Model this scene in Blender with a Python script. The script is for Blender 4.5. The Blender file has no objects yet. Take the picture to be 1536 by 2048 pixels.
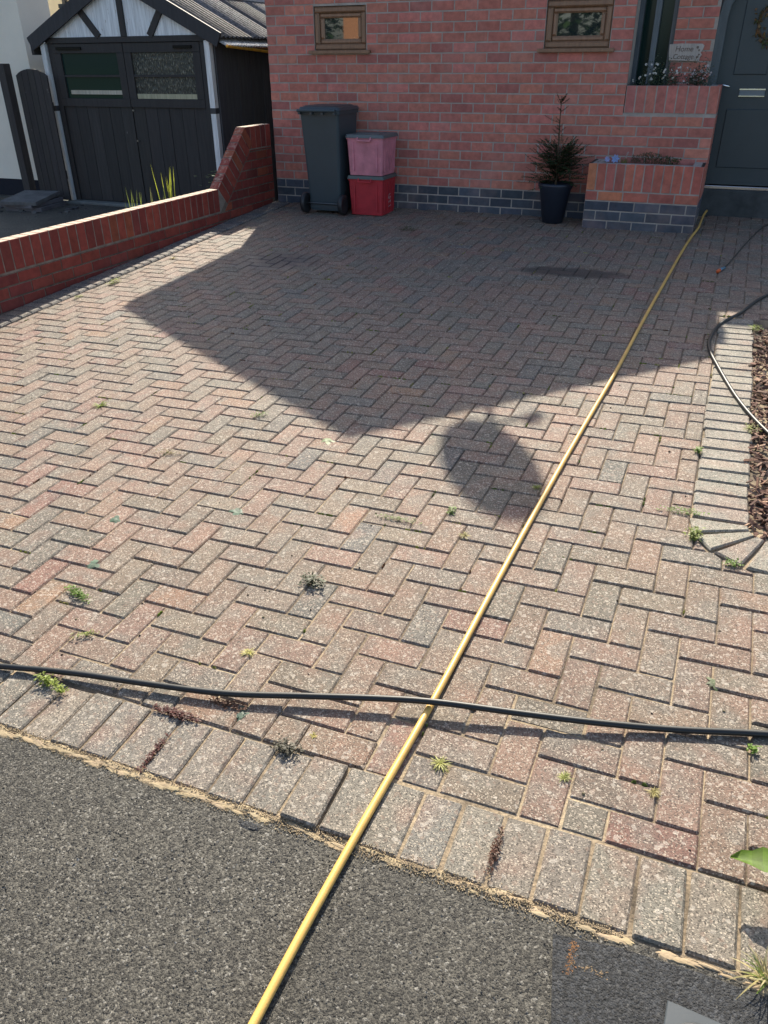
import bpy, math, random
from mathutils import Matrix, Vector, noise as mnoise
random.seed(7)
C = bpy.context.scene.collection
S = bpy.context.scene

# ------------------------------------------------------------------ camera
cam = bpy.data.cameras.new('camera'); camo = bpy.data.objects.new('camera', cam); C.objects.link(camo)
R_ = Vector((0.92468434, 0.38069024, -0.00581572)); U_ = Vector((-0.18604527, 0.46511967, 0.86547724)); F_ = Vector((-0.33218374, 0.79921126, -0.50091449))
m = Matrix.Identity(4)
for i in range(3):
    m[i][0] = R_[i]; m[i][1] = U_[i]; m[i][2] = -F_[i]
m[0][3], m[1][3], m[2][3] = 3.01476, -8.23804, 1.12011
camo.matrix_world = m
cam.sensor_fit = 'VERTICAL'; cam.sensor_height = 36.0; cam.lens = 1555.4 / 2048 * 36
cam.clip_start = 0.05; cam.clip_end = 1000
S.camera = camo
# ------------------------------------------------------------------ world + sun
SUN = Vector((-0.43, 1.23, 1.0)).normalized()       # towards the sun
w = bpy.data.worlds.new('World'); S.world = w; w.use_nodes = True
nt = w.node_tree; nt.nodes.clear()
sky = nt.nodes.new('ShaderNodeTexSky'); sky.sky_type = 'NISHITA'; sky.sun_disc = False
sky.sun_elevation = math.asin(SUN.z); sky.sun_rotation = math.atan2(SUN.x, SUN.y)
sky.air_density = 1.0; sky.dust_density = 2.5; sky.ozone_density = 1.0
bg = nt.nodes.new('ShaderNodeBackground'); bg.inputs[1].default_value = 0.128
out = nt.nodes.new('ShaderNodeOutputWorld'); nt.links.new(sky.outputs[0], bg.inputs[0]); nt.links.new(bg.outputs[0], out.inputs[0])
sl = bpy.data.lights.new('sun', 'SUN'); sl.energy = 5.0; sl.angle = math.radians(0.55); sl.color = (1.0, 0.91, 0.76)
so = bpy.data.objects.new('sun', sl); C.objects.link(so)
so.rotation_euler = (-SUN).to_track_quat('-Z', 'Y').to_euler(); so.location = (-4, 12, 12)
S.view_settings.view_transform = 'Standard'; S.view_settings.look = 'None'
S.view_settings.exposure = 0.97; S.view_settings.gamma = 1.0; S.view_settings.use_curve_mapping = False

# ------------------------------------------------------------------ helpers
def gz(x, y):
    x = max(-1.95, min(5.5, x)); y = max(-9.5, min(0.6, y))
    return -0.22617 + 0.00423*(x-1.5) + 0.0392*y - 0.00432*(x-1.5)*y

class MB:
    def __init__(s): s.v = []; s.f = []; s.t = []
    def face(s, idx, tint): s.f.append(idx); s.t.append(tint)
    def prism(s, poly, z0, z1, ch=0.0, M=None, tint=(1, 1, 1), bottom=False):
        """polygon (ccw, xy) extruded z0..z1 with a chamfered top edge"""
        n = len(poly); b = len(s.v); M = M or Matrix.Identity(4)
        cx = sum(p[0] for p in poly)/n; cy = sum(p[1] for p in poly)/n
        rings = [(poly, z0), (poly, z1-ch)] if ch else [(poly, z0), (poly, z1)]
        if ch:
            ins = []
            for i in range(n):
                p0 = Vector(poly[i-1]); p1 = Vector(poly[i]); p2 = Vector(poly[(i+1) % n])
                a = (p1-p0); c = (p2-p1)
                if a.length < 1e-6 or c.length < 1e-6: ins.append(tuple(p1)); continue
                a.normalize(); c.normalize()
                na = Vector((-a.y, a.x)); nc = Vector((-c.y, c.x)); k = 1+na.dot(nc)
                off = (na+nc)/max(k, .35)*ch
                ins.append((p1.x+off.x, p1.y+off.y))
            rings.append((ins, z1))
        for pl, z in rings:
            for p in pl: s.v.append(M @ Vector((p[0], p[1], z)))
        for r in range(len(rings)-1):
            for i in range(n):
                j = (i+1) % n
                s.face((b+r*n+i, b+r*n+j, b+(r+1)*n+j, b+(r+1)*n+i), tint)
        s.face(tuple(b+(len(rings)-1)*n+i for i in range(n)), tint)
        if bottom: s.face(tuple(b+i for i in reversed(range(n))), tint)
    def box(s, x0, x1, y0, y1, z0, z1, ch=0.0, M=None, tint=(1, 1, 1)):
        s.prism([(x0, y0), (x1, y0), (x1, y1), (x0, y1)], z0, z1, ch, M, tint, True)
    def bar(s, a, b, w_, h_, tint=(1, 1, 1), up=Vector((0, 0, 1))):
        a = Vector(a); b = Vector(b); d = b-a; L = d.length; d.normalize()
        side = d.cross(up)
        if side.length < 1e-4: side = d.cross(Vector((0, 1, 0)))
        side.normalize(); u = side.cross(d)
        M = Matrix(((d.x, side.x, u.x, a.x), (d.y, side.y, u.y, a.y), (d.z, side.z, u.z, a.z), (0, 0, 0, 1)))
        s.prism([(0, w_/2), (0, -w_/2), (L, -w_/2), (L, w_/2)], -h_/2, h_/2, 0, M, tint, True)
    def quad(s, pts, tint=(1, 1, 1)):
        b = len(s.v); s.v += [Vector(p) for p in pts]; s.face(tuple(range(b, b+len(pts))), tint)
    def tube(s, pts, r, n=10, tint=(1, 1, 1), cap=True, rs=None):
        pts = [Vector(p) for p in pts]; b = len(s.v); k = len(pts)
        ref = Vector((0, 0, 1)); prev = None
        for i, p in enumerate(pts):
            d = (pts[min(i+1, k-1)]-pts[max(i-1, 0)]).normalized()
            if prev is None:
                side = d.cross(ref)
                if side.length < .05: side = d.cross(Vector((1, 0, 0)))
            else:
                side = prev - d*prev.dot(d)
            side.normalize(); prev = side; u = side.cross(d)
            rr = rs[i] if rs else r
            for a in range(n):
                t = 2*math.pi*a/n
                s.v.append(p+side*math.cos(t)*rr+u*math.sin(t)*rr)
        for i in range(k-1):
            for a in range(n):
                a2 = (a+1) % n
                s.face((b+i*n+a, b+i*n+a2, b+(i+1)*n+a2, b+(i+1)*n+a), tint)
        if cap:
            s.face(tuple(b+a for a in reversed(range(n))), tint); s.face(tuple(b+(k-1)*n+a for a in range(n)), tint)
    def lathe(s, prof, n=24, c=(0, 0, 0), tint=(1, 1, 1), M=None):
        b = len(s.v); M = M or Matrix.Identity(4)
        for r, z in prof:
            for a in range(n):
                t = 2*math.pi*a/n; s.v.append(M @ Vector((c[0]+r*math.cos(t), c[1]+r*math.sin(t), c[2]+z)))
        for i in range(len(prof)-1):
            for a in range(n):
                a2 = (a+1) % n
                s.face((b+i*n+a, b+i*n+a2, b+(i+1)*n+a2, b+(i+1)*n+a), tint)
        if prof[0][0] > 1e-4: s.face(tuple(b+a for a in reversed(range(n))), tint)
        if prof[-1][0] > 1e-4: s.face(tuple(b+(len(prof)-1)*n+a for a in range(n)), tint)
    def mesh(s, name, mat, smooth=False, off=None):
        me = bpy.data.meshes.new(name)
        vs = s.v if off is None else [v-off for v in s.v]
        me.from_pydata([tuple(v) for v in vs], [], s.f)
        at = me.attributes.new('tint', 'FLOAT_COLOR', 'CORNER')
        buf = []
        for f, t in zip(s.f, s.t): buf += [t[0], t[1], t[2], 1.0]*len(f)
        at.data.foreach_set('color', buf)
        me.materials.append(mat)
        if smooth: me.polygons.foreach_set('use_smooth', [True]*len(me.polygons))
        me.update(); return me

def wloc(p):
    v = Vector((0, 0, 0))
    while p is not None: v += p.location; p = p.parent
    return v
def obj(name, mb, mat, parent=None, smooth=False, kind=None, label=None, base=None):
    """one mesh object; mb is in world coordinates (minus the parents' locations when linked)"""
    b = Vector(base) if base is not None else (wloc(parent) if parent else Vector((0, 0, 0)))
    me = mb.mesh(name, mat, smooth, b)
    o = bpy.data.objects.new(name, me); C.objects.link(o)
    if parent: o.parent = parent; o.location = b-wloc(parent)
    else: o.location = b
    if kind: o['kind'] = kind
    if label: o['label'] = label
    return o
def tag(o, label, cat, group=None):
    o['label'] = label; o['category'] = cat
    if group: o['group'] = group
    return o
def thing(name, label, cat, loc, group=None):
    o = bpy.data.objects.new(name, None); C.objects.link(o); o.location = loc; o.empty_display_size = .1
    return tag(o, label, cat, group)
def inst(name, me, parent, M, label=None):
    o = bpy.data.objects.new(name, me); C.objects.link(o); o.parent = parent
    M2 = Matrix.Translation(-wloc(parent)) @ M
    o.matrix_local = M2
    return o
def jit(c, a=.1):
    k = 1+random.uniform(-a, a); return (c[0]*k, c[1]*k*(1+random.uniform(-.03, .03)), c[2]*k*(1+random.uniform(-.04, .04)))
def spline(pts, n=8):
    P = [Vector(p) for p in pts]; P = [2*P[0]-P[1]]+P+[2*P[-1]-P[-2]]; o = []
    for i in range(1, len(P)-2):
        for k in range(n):
            t = k/n; p0, p1, p2, p3 = P[i-1:i+3]
            o.append(.5*((2*p1)+(p2-p0)*t+(2*p0-5*p1+4*p2-p3)*t*t+(3*p1-p0-3*p2+p3)*t**3))
    o.append(P[-2]); return o

# ------------------------------------------------------------------ materials
def newmat(name):
    m = bpy.data.materials.new(name); m.use_nodes = True; nt = m.node_tree; nt.nodes.clear()
    o = nt.nodes.new('ShaderNodeOutputMaterial'); p = nt.nodes.new('ShaderNodeBsdfPrincipled')
    nt.links.new(p.outputs[0], o.inputs[0]); return m, nt, p, o
def N(nt, t, **k):
    n = nt.nodes.new(t)
    for a, b in k.items(): setattr(n, a, b)
    return n
def tex(nt, kind, scale, detail=4, vec=None, rough=.6):
    n = nt.nodes.new('ShaderNodeTexNoise' if kind == 'n' else 'ShaderNodeTexVoronoi')
    n.inputs['Scale'].default_value = scale
    if kind == 'n': n.inputs['Detail'].default_value = detail; n.inputs['Roughness'].default_value = rough
    if vec is not None: nt.links.new(vec, n.inputs['Vector'])
    return n
def ramp(nt, src, stops):
    r = nt.nodes.new('ShaderNodeValToRGB'); nt.links.new(src, r.inputs[0]); cr = r.color_ramp
    while len(cr.elements) < len(stops): cr.elements.new(.5)
    for e, (p, c) in zip(cr.elements, stops):
        e.position = p; e.color = (c, c, c, 1) if not isinstance(c, tuple) else (*c, 1)
    return r
def mix(nt, a, b, fac, mode='MIX'):
    n = nt.nodes.new('ShaderNodeMix'); n.data_type = 'RGBA'; n.blend_type = mode
    for s_, v in ((6, a), (7, b)):
        if isinstance(v, tuple): n.inputs[s_].default_value = (*v, 1)
        else: nt.links.new(v, n.inputs[s_])
    if isinstance(fac, float): n.inputs[0].default_value = fac
    else: nt.links.new(fac, n.inputs[0])
    return n.outputs[2]
def bump(nt, p, src, dist, strength=1.0, prev=None):
    b = nt.nodes.new('ShaderNodeBump'); b.inputs['Distance'].default_value = dist; b.inputs['Strength'].default_value = strength
    nt.links.new(src, b.inputs['Height'])
    if prev is not None: nt.links.new(prev.outputs[0], b.inputs['Normal'])
    nt.links.new(b.outputs[0], p.inputs['Normal']); return b
def pos(nt): return nt.nodes.new('ShaderNodeNewGeometry').outputs['Position']
def tintn(nt):
    a = nt.nodes.new('ShaderNodeAttribute'); a.attribute_name = 'tint'; return a.outputs['Color']
def ellipse_mask(nt, P, cx, cy, rx, ry, nscale=9, edge=.35):
    """soft irregular patch on the ground: 1 inside, 0 outside"""
    mp = N(nt, 'ShaderNodeMapping'); nt.links.new(P, mp.inputs[0])
    mp.inputs['Location'].default_value = (-cx/rx, -cy/ry, 0); mp.inputs['Scale'].default_value = (1/rx, 1/ry, 0)
    L = N(nt, 'ShaderNodeVectorMath', operation='LENGTH'); nt.links.new(mp.outputs[0], L.inputs[0])
    n = tex(nt, 'n', nscale, 3, P)
    a = N(nt, 'ShaderNodeMath', operation='ADD'); nt.links.new(L.outputs['Value'], a.inputs[0])
    mlt = N(nt, 'ShaderNodeMath', operation='MULTIPLY'); nt.links.new(n.outputs[0], mlt.inputs[0]); mlt.inputs[1].default_value = .9
    nt.links.new(mlt.outputs[0], a.inputs[1])
    return ramp(nt, a.outputs[0], [(.0, 1.0), (max(.01, 1-edge), 1.0), (1.0, 0.0)]) if False else _mr(nt, a.outputs[0], 1.45-edge, 1.45)
def _mr(nt, src, a, b):
    r = N(nt, 'ShaderNodeMapRange'); nt.links.new(src, r.inputs[0])
    r.inputs[1].default_value = a; r.inputs[2].default_value = b; r.inputs[3].default_value = 1; r.inputs[4].default_value = 0
    r.clamp = True; return r

def mat_paver():
    m, nt, p, o = newmat('paver_concrete'); P = pos(nt); t = tintn(nt)
    n1 = tex(nt, 'n', 7, 3, P); v = ramp(nt, n1.outputs[0], [(.3, .82), (.7, 1.18)])
    c = mix(nt, t, v.outputs[0], 1.0, 'MULTIPLY')
    nb = tex(nt, 'n', 1.1, 3, P); dirt = ramp(nt, nb.outputs[0], [(.42, 0.0), (.68, .45)])
    c = mix(nt, c, (.135, .11, .08), dirt.outputs[0])
    nh_ = tex(nt, 'n', 8.5, 2, P); hh_ = ramp(nt, nh_.outputs[0], [(.5, 0.0), (.62, .5)]); c = mix(nt, c, (.16, .15, .125), hh_.outputs[0])
    nk_ = tex(nt, 'n', 6.3, 2, P, .5); hk_ = ramp(nt, nk_.outputs[0], [(.55, 0.0), (.7, .4)]); c = mix(nt, c, (.25, .13, .09), hk_.outputs[0])
    # exposed aggregate: pale and dark grains of two sizes
    v1 = tex(nt, 'v', 300, vec=P); sp = N(nt, 'ShaderNodeSeparateColor'); nt.links.new(v1.outputs['Color'], sp.inputs[0])
    g1 = ramp(nt, sp.outputs[0], [(.76, 0.0), (.9, .68)]); c = mix(nt, c, (.48, .41, .32), g1.outputs[0])
    g2 = ramp(nt, sp.outputs[1], [(.76, 0.0), (.86, .7)]); c = mix(nt, c, (.035, .028, .022), g2.outputs[0])
    v2 = tex(nt, 'v', 110, vec=P); sp2 = N(nt, 'ShaderNodeSeparateColor'); nt.links.new(v2.outputs['Color'], sp2.inputs[0])
    g3 = ramp(nt, sp2.outputs[0], [(.92, 0.0), (.97, .45)]); c = mix(nt, c, (.50, .45, .38), g3.outputs[0])
    g4 = ramp(nt, sp2.outputs[1], [(.88, 0.0), (.95, .35)]); c = mix(nt, c, (.22, .14, .10), g4.outputs[0])
    # stains
    s1 = ellipse_mask(nt, P, 2.03, -2.02, .50, .16); c = mix(nt, c, (.045, .035, .03), mixf(nt, s1, .8))
    s2 = ellipse_mask(nt, P, -.45, -2.3, .42, .36, 5, .6); c = mix(nt, c, (.026, .034, .046), mixf(nt, s2, .9))
    nt.links.new(c, p.inputs['Base Color'])
    r = N(nt, 'ShaderNodeMath', operation='MULTIPLY_ADD'); nt.links.new(s2.outputs[0], r.inputs[0]); r.inputs[1].default_value = -.42; r.inputs[2].default_value = .72
    nt.links.new(r.outputs[0], p.inputs['Roughness']); p.inputs['Specular IOR Level'].default_value = .42
    nf = tex(nt, 'n', 330, 3, P); b = bump(nt, p, nf.outputs[0], .004, .8); bump(nt, p, sp.outputs[2], .0012, .7, b)
    b3 = tex(nt, 'n', 25, 2, P); 
    return m
def mixf(nt, mr, k):
    n = N(nt, 'ShaderNodeMath', operation='MULTIPLY'); nt.links.new(mr.outputs[0], n.inputs[0]); n.inputs[1].default_value = k; return n.outputs[0]
def mat_generic(name, rough=.8, spec=.3, nscale=12, namt=.15, bs=120, bd=.0015, metallic=0, coord='pos', transl=0, col=None, detail=4):
    m, nt, p, o = newmat(name); P = pos(nt)
    t = tintn(nt)
    n1 = tex(nt, 'n', nscale, detail, P); v = ramp(nt, n1.outputs[0], [(.3, 1-namt), (.7, 1+namt)])
    c = mix(nt, t, v.outputs[0], 1.0, 'MULTIPLY'); nt.links.new(c, p.inputs['Base Color'])
    p.inputs['Roughness'].default_value = rough; p.inputs['Specular IOR Level'].default_value = spec; p.inputs['Metallic'].default_value = metallic
    if bd: nf = tex(nt, 'n', bs, 3, P); bump(nt, p, nf.outputs[0], bd)
    if transl:
        tr = N(nt, 'ShaderNodeBsdfTranslucent'); nt.links.new(c, tr.inputs[0]); mx = N(nt, 'ShaderNodeMixShader'); mx.inputs[0].default_value = transl
        nt.links.new(p.outputs[0], mx.inputs[1]); nt.links.new(tr.outputs[0], mx.inputs[2]); nt.links.new(mx.outputs[0], o.inputs[0])
    return m
def mat_brick(name='brick_face', ef=.25, sunlit_top=False):
    m, nt, p, o = newmat(name); P = pos(nt); t = tintn(nt)
    n1 = tex(nt, 'n', 16, 4, P); v = ramp(nt, n1.outputs[0], [(.3, .8), (.7, 1.2)]); c = mix(nt, t, v.outputs[0], 1.0, 'MULTIPLY')
    n2 = tex(nt, 'n', 2.2, 4, P); e = ramp(nt, n2.outputs[0], [(.5, 0.0), (.72, ef)]); c = mix(nt, c, (.50, .33, .28), e.outputs[0])
    if sunlit_top:      # bright sun on the coping tops, painted as a pale upward-face tint
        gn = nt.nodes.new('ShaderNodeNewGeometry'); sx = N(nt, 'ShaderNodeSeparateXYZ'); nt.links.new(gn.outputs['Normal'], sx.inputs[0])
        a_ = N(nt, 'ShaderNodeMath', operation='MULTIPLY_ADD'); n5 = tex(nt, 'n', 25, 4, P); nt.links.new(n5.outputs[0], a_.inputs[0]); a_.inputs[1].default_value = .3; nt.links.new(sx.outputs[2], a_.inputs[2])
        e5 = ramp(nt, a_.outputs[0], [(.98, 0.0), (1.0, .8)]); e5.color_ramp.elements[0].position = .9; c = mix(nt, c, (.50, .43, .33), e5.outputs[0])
    nt.links.new(c, p.inputs['Base Color']); p.inputs['Roughness'].default_value = .75; p.inputs['Specular IOR Level'].default_value = .3
    mp = N(nt, 'ShaderNodeMapping'); nt.links.new(P, mp.inputs[0]); mp.inputs['Scale'].default_value = (60, 60, 180)
    nf = tex(nt, 'n', 1, 4, mp.outputs[0]); bump(nt, p, nf.outputs[0], .003, .6); return m
def mat_mortar(name, col, dark):
    m, nt, p, o = newmat(name); P = pos(nt)
    n1 = tex(nt, 'n', 9, 5, P); c = ramp(nt, n1.outputs[0], [(.35, dark), (.65, col)])
    nt.links.new(c.outputs[0], p.inputs['Base Color']); p.inputs['Roughness'].default_value = .95
    nf = tex(nt, 'n', 220, 3, P); bump(nt, p, nf.outputs[0], .002); return m
def mat_asphalt(name, base, pale, grain=.5):
    m, nt, p, o = newmat(name); P = pos(nt)
    v1 = tex(nt, 'v', 210, vec=P); sp = N(nt, 'ShaderNodeSeparateColor'); nt.links.new(v1.outputs['Color'], sp.inputs[0])
    n0 = tex(nt, 'n', 3, 4, P); k = ramp(nt, n0.outputs[0], [(.3, .8), (.7, 1.2)])
    c = ramp(nt, sp.outputs[0], [(0.0, tuple(x*.35 for x in base)), (.4, base), (.7, tuple(x*1.7 for x in base)), (.93, tuple(x*2.4 for x in base)), (.98, pale)])
    c2 = mix(nt, c.outputs[0], k.outputs[0], 1.0, 'MULTIPLY'); nt.links.new(c2, p.inputs['Base Color'])
    p.inputs['Roughness'].default_value = .6; p.inputs['Specular IOR Level'].default_value = .42
    d = ramp(nt, v1.outputs['Distance'], [(0.0, 1.0), (.6, 0.0)])
    b = bump(nt, p, d.outputs[0], .007, .9); nf = tex(nt, 'n', 105, 5, P, .75); bump(nt, p, nf.outputs[0], .012, .9, b); return m
def mat_sand():
    m, nt, p, o = newmat('jointing_sand'); P = pos(nt)
    n1 = tex(nt, 'n', 2.3, 5, P); a = ramp(nt, n1.outputs[0], [(.36, (.08, .062, .042)), (.52, (.24, .185, .12)), (.66, (.36, .285, .185))])
    n2 = tex(nt, 'n', 120, 3, P); k = ramp(nt, n2.outputs[0], [(.3, .6), (.7, 1.4)]); c = mix(nt, a.outputs[0], k.outputs[0], 1.0, 'MULTIPLY')
    nt.links.new(c, p.inputs['Base Color']); p.inputs['Roughness'].default_value = .95; bump(nt, p, n2.outputs[0], .004); return m
def mat_glass(name, tint=(.02, .03, .03), rough=.03, wavy=0.0, coat=1.0, sp=1.0):
    m, nt, p, o = newmat(name); P = pos(nt)
    p.inputs['Base Color'].default_value = (*tint, 1); p.inputs['Roughness'].default_value = rough
    p.inputs['Specular IOR Level'].default_value = sp; p.inputs['IOR'].default_value = 1.5
    p.inputs['Coat Weight'].default_value = coat; p.inputs['Coat IOR'].default_value = 1.7; p.inputs['Coat Roughness'].default_value = .01
    if wavy:
        mp = N(nt, 'ShaderNodeMapping'); nt.links.new(P, mp.inputs[0]); mp.inputs['Scale'].default_value = (120, 120, 22)
        v = tex(nt, 'n', 1, 2, mp.outputs[0]); b = bump(nt, p, v.outputs[0], .02, wavy); nt.links.new(b.outputs[0], p.inputs['Coat Normal'])
        c = ramp(nt, v.outputs[0], [(.52, tint), (.60, (.12, .12, .09)), (.68, (.36, .34, .26))]); nt.links.new(c.outputs[0], p.inputs['Base Color'])  # ripple highlights painted as pale streaks in the base colour
    return m
def mat_wood(name, rough=.75, flake=None, flake_amt=.62):
    m, nt, p, o = newmat(name); P = pos(nt); t = tintn(nt)
    mp = N(nt, 'ShaderNodeMapping'); nt.links.new(P, mp.inputs[0]); mp.inputs['Scale'].default_value = (40, 40, 3)
    n1 = tex(nt, 'n', 1, 5, mp.outputs[0]); v = ramp(nt, n1.outputs[0], [(.3, .75), (.7, 1.25)]); c = mix(nt, t, v.outputs[0], 1.0, 'MULTIPLY')
    if flake:
        mp2 = N(nt, 'ShaderNodeMapping'); nt.links.new(P, mp2.inputs[0]); mp2.inputs['Scale'].default_value = (55, 55, 9)
        n2 = tex(nt, 'n', 1, 6, mp2.outputs[0]); f = ramp(nt, n2.outputs[0], [(flake_amt, 0.0), (flake_amt+.03, 1.0)]); c = mix(nt, c, flake, f.outputs[0])
    nt.links.new(c, p.inputs['Base Color']); p.inputs['Roughness'].default_value = rough; bump(nt, p, n1.outputs[0], .002, .6); return m

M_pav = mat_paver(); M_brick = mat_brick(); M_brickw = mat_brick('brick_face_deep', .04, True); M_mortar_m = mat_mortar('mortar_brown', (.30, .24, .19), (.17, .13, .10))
M_mortar = mat_mortar('mortar_grey', (.44, .385, .335), (.32, .275, .24)); M_mortar_d = mat_mortar('mortar_mossy', (.20, .15, .11), (.08, .06, .045))
M_asph = mat_asphalt('asphalt_worn', (.070, .065, .053), (.29, .275, .24)); M_asph2 = mat_asphalt('asphalt_patch', (.026, .028, .031), (.10, .10, .10), .8)
M_sand = mat_sand(); M_matte = mat_generic('matte_paint'); M_plastic = mat_generic('plastic', .42, .5, 6, .06, 60, 0.0002)
M_rubber = mat_generic('hose_rubber', .48, .5, 20, .05, 200, .0001)
M_pipe = mat_generic('yellow_pipe', .4, .5, 14, .12, 300, .0003)
M_leaf = mat_generic('leaf', .5, .4, 30, .25, 200, .0004, transl=.45); M_soil = mat_generic('soil', .95, .1, 30, .4, 60, .02)
M_bark = mat_generic('bark_chip', .8, .3, 40, .3, 150, .002); M_metal = mat_generic('galvanised_metal', .35, .5, 30, .1, 300, .0002, .9)
M_steel = mat_generic('bright_steel', .2, .6, 10, .04, 300, 0, 1.0)
M_render = mat_generic('cream_render', .9, .2, 2, .05, 90, .003); M_wood = mat_wood('dark_stained_wood', .7, (.24, .23, .22), .72)
M_whitew = mat_wood('peeling_white_wood', .6, (.28, .24, .18), .66)
M_upvc = mat_wood('brown_upvc', .4); M_glass = mat_glass('window_glass'); M_frost = mat_glass('rippled_glass', (.03, .035, .03), .25, 1.0, .25, .3)
M_glass_g = mat_glass('green_glass', (.012, .034, .030), .08, 0, 0, .22)
M_tile = mat_generic('roof_tile', .85, .2, 6, .25, 60, .004); M_conc = mat_generic('concrete', .9, .2, 8, .25, 120, .003)
M_moss = mat_generic('moss', .95, .1, 60, .5, 150, .006); M_soft = mat_generic('petal', .6, .2, 30, .1, 100, 0, transl=.3)
M_grass = mat_generic('lawn', .9, .1, 4, .3, 40, .02)

# ------------------------------------------------------------------ ground sheets
def sheet(name, x0, x1, y0, y1, nx, ny, zf, mat, kind='structure', **k):
    mb = MB()
    for j in range(ny+1):
        for i in range(nx+1):
            x = x0+(x1-x0)*i/nx; y = y0+(y1-y0)*j/ny; mb.v.append(Vector((x, y, zf(x, y))))
    for j in range(ny):
        for i in range(nx):
            a = j*(nx+1)+i; mb.face((a, a+1, a+nx+2, a+nx+1), (.10, .12, .05) if mat is M_grass else (.3, .3, .3))
    return obj(name, mb, mat, None, kind=kind, **k)
sheet('ground', -400, 400, -400, 400, 4, 4, lambda x, y: -1.3, M_grass)
YE = -7.170
def zroad(x, y): return gz(x, y)-.0035
road = sheet('road', -40, 40, -20, YE, 60, 24, zroad, M_asph)
def znb(x, y):
    if y > -3: return -.5
    t = min(1, (-3-y)/4.1); return -.5*(1-t)+(gz(-1.9, -7.18)-.006)*t
sheet('neighbour_drive', -14, -1.93, YE, 14, 20, 30, znb, M_asph)
sheet('verge', -60, 60, -40, -20, 8, 4, lambda x, y: -.66, M_grass)
drive = sheet('driveway', -1.72, 5.6, YE+.0, .6, 140, 150, lambda x, y: gz(x, y)-.0095+(.0035 if y < -5.5 else 0)+.002*mnoise.noise(Vector((x*6, y*6, 1))), M_sand)

# ------------------------------------------------------------------ block paving
p_ = .1015; g0 = (1.71336, -6.247); ya = -.00539; ca, sa = math.cos(ya), math.sin(ya)
def uv2(u, v): return (g0[0]+p_*(u*ca-v*sa), g0[1]+p_*(u*sa+v*ca))
PAL = [((.200, .122, .090), 28), ((.182, .121, .088), 26), ((.162, .124, .092), 20), ((.132, .116, .092), 14), ((.225, .130, .080), 6), ((.19, .093, .072), 6), ((.105, .100, .088), 5)]
def pick(pal):
    r = random.uniform(0, sum(x[1] for x in pal))
    for c, k in pal:
        r -= k
        if r <= 0: return c
    return pal[0][0]
def clip(poly, a, b, c):
    """keep a*x+b*y<=c"""
    o = []
    for i in range(len(poly)):
        p, q = poly[i], poly[(i+1) % len(poly)]
        dp = a*p[0]+b*p[1]-c; dq = a*q[0]+b*q[1]-c
        if dp <= 0: o.append(p)
        if (dp < 0 < dq) or (dq < 0 < dp):
            t = dp/(dp-dq); o.append((p[0]+(q[0]-p[0])*t, p[1]+(q[1]-p[1])*t))
    return o
def area(poly): return abs(sum(poly[i][0]*poly[(i+1) % len(poly)][1]-poly[(i+1) % len(poly)][0]*poly[i][1] for i in range(len(poly))))/2
XB, YT, YB, AC, AR = 3.115, -2.85, -5.725, (3.405, -5.435), .29
camxy = Vector((3.01, -8.24))
def slope_mat(x, y, dz=0, tilt=.006):
    sx = (gz(x+.05, y)-gz(x-.05, y))/.1; sy = (gz(x, y+.05)-gz(x, y-.05))/.1
    n = Vector((-sx+random.gauss(0, tilt), -sy+random.gauss(0, tilt), 1)).normalized()
    q = Vector((0, 0, 1)).rotation_difference(n)
    # slow settlement of the bed
    zz = gz(x, y)+dz+.003*mnoise.noise(Vector((x*1.3, y*1.3, 3)))+random.gauss(0, .0009)
    return Matrix.Translation((x, y, zz)) @ q.to_matrix().to_4x4()
pav = []
for i in range(-40, 44):
    for j in range(-12, 72):
        k = (i+j) % 4
        if k == 2: rect = [(i, j), (i+2, j), (i+2, j+1), (i, j+1)]
        elif k == 0: rect = [(i, j), (i+1, j), (i+1, j+2), (i, j+2)]
        else: continue
        P4 = [uv2(*r) for r in rect]
        cx = sum(q[0] for q in P4)/4; cy = sum(q[1] for q in P4)/4
        if cx < -1.6 or cx > 5.5 or cy < -7.1 or cy > .5: continue
        if cy > 0.02 and cx < 2.8: continue
        if 1.85 < cx < 2.75 and cy > -.33: continue
        full = P4; P5 = P4
        P5 = clip(P5, -1, 0, 1.485); P5 = clip(P5, 0, -1, 6.9585) if P5 else P5
        if cx < 2.8 and P5: P5 = clip(P5, 0, 1, -.003)
        if P5 and max(q[0] for q in P5) > XB and min(q[1] for q in P5) < YT and max(q[1] for q in P5) > YB:
            cx2 = sum(q[0] for q in P5)/len(P5); cy2 = sum(q[1] for q in P5)/len(P5)
            if cx2 < AC[0] and cy2 < AC[1]:
                d = Vector((cx2-AC[0], cy2-AC[1])); d.normalize()
                P5 = clip(P5, -d.x, -d.y, -(AR+d.x*AC[0]+d.y*AC[1]))
            elif cy2 <= AC[1]: P5 = clip(P5, 0, 1, YB)
            elif cx2 < XB+.05 and cy2 < YT: P5 = clip(P5, 1, 0, XB)
            elif cx2 < XB and cy2 >= YT: pass
            else: P5 = clip(P5, 0, -1, -YT) if cy2 > YT-.05 else []
        if not P5 or len(P5) < 3 or area(P5) < .0016: continue
        full = (len(P5) == 4 and abs(area(P5)-2*p_*p_) < 1e-6)
        pav.append((cx, cy, k, P5, full))
vis = lambda cx, cy: True
pav.sort(key=lambda q: (Vector((q[0], q[1]))-camxy).length + (1.2 if (q[0] < 3.02-(q[1]+8.24)*1.05) or (q[0] > 3.42) else 0))
GAP = .0015
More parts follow.
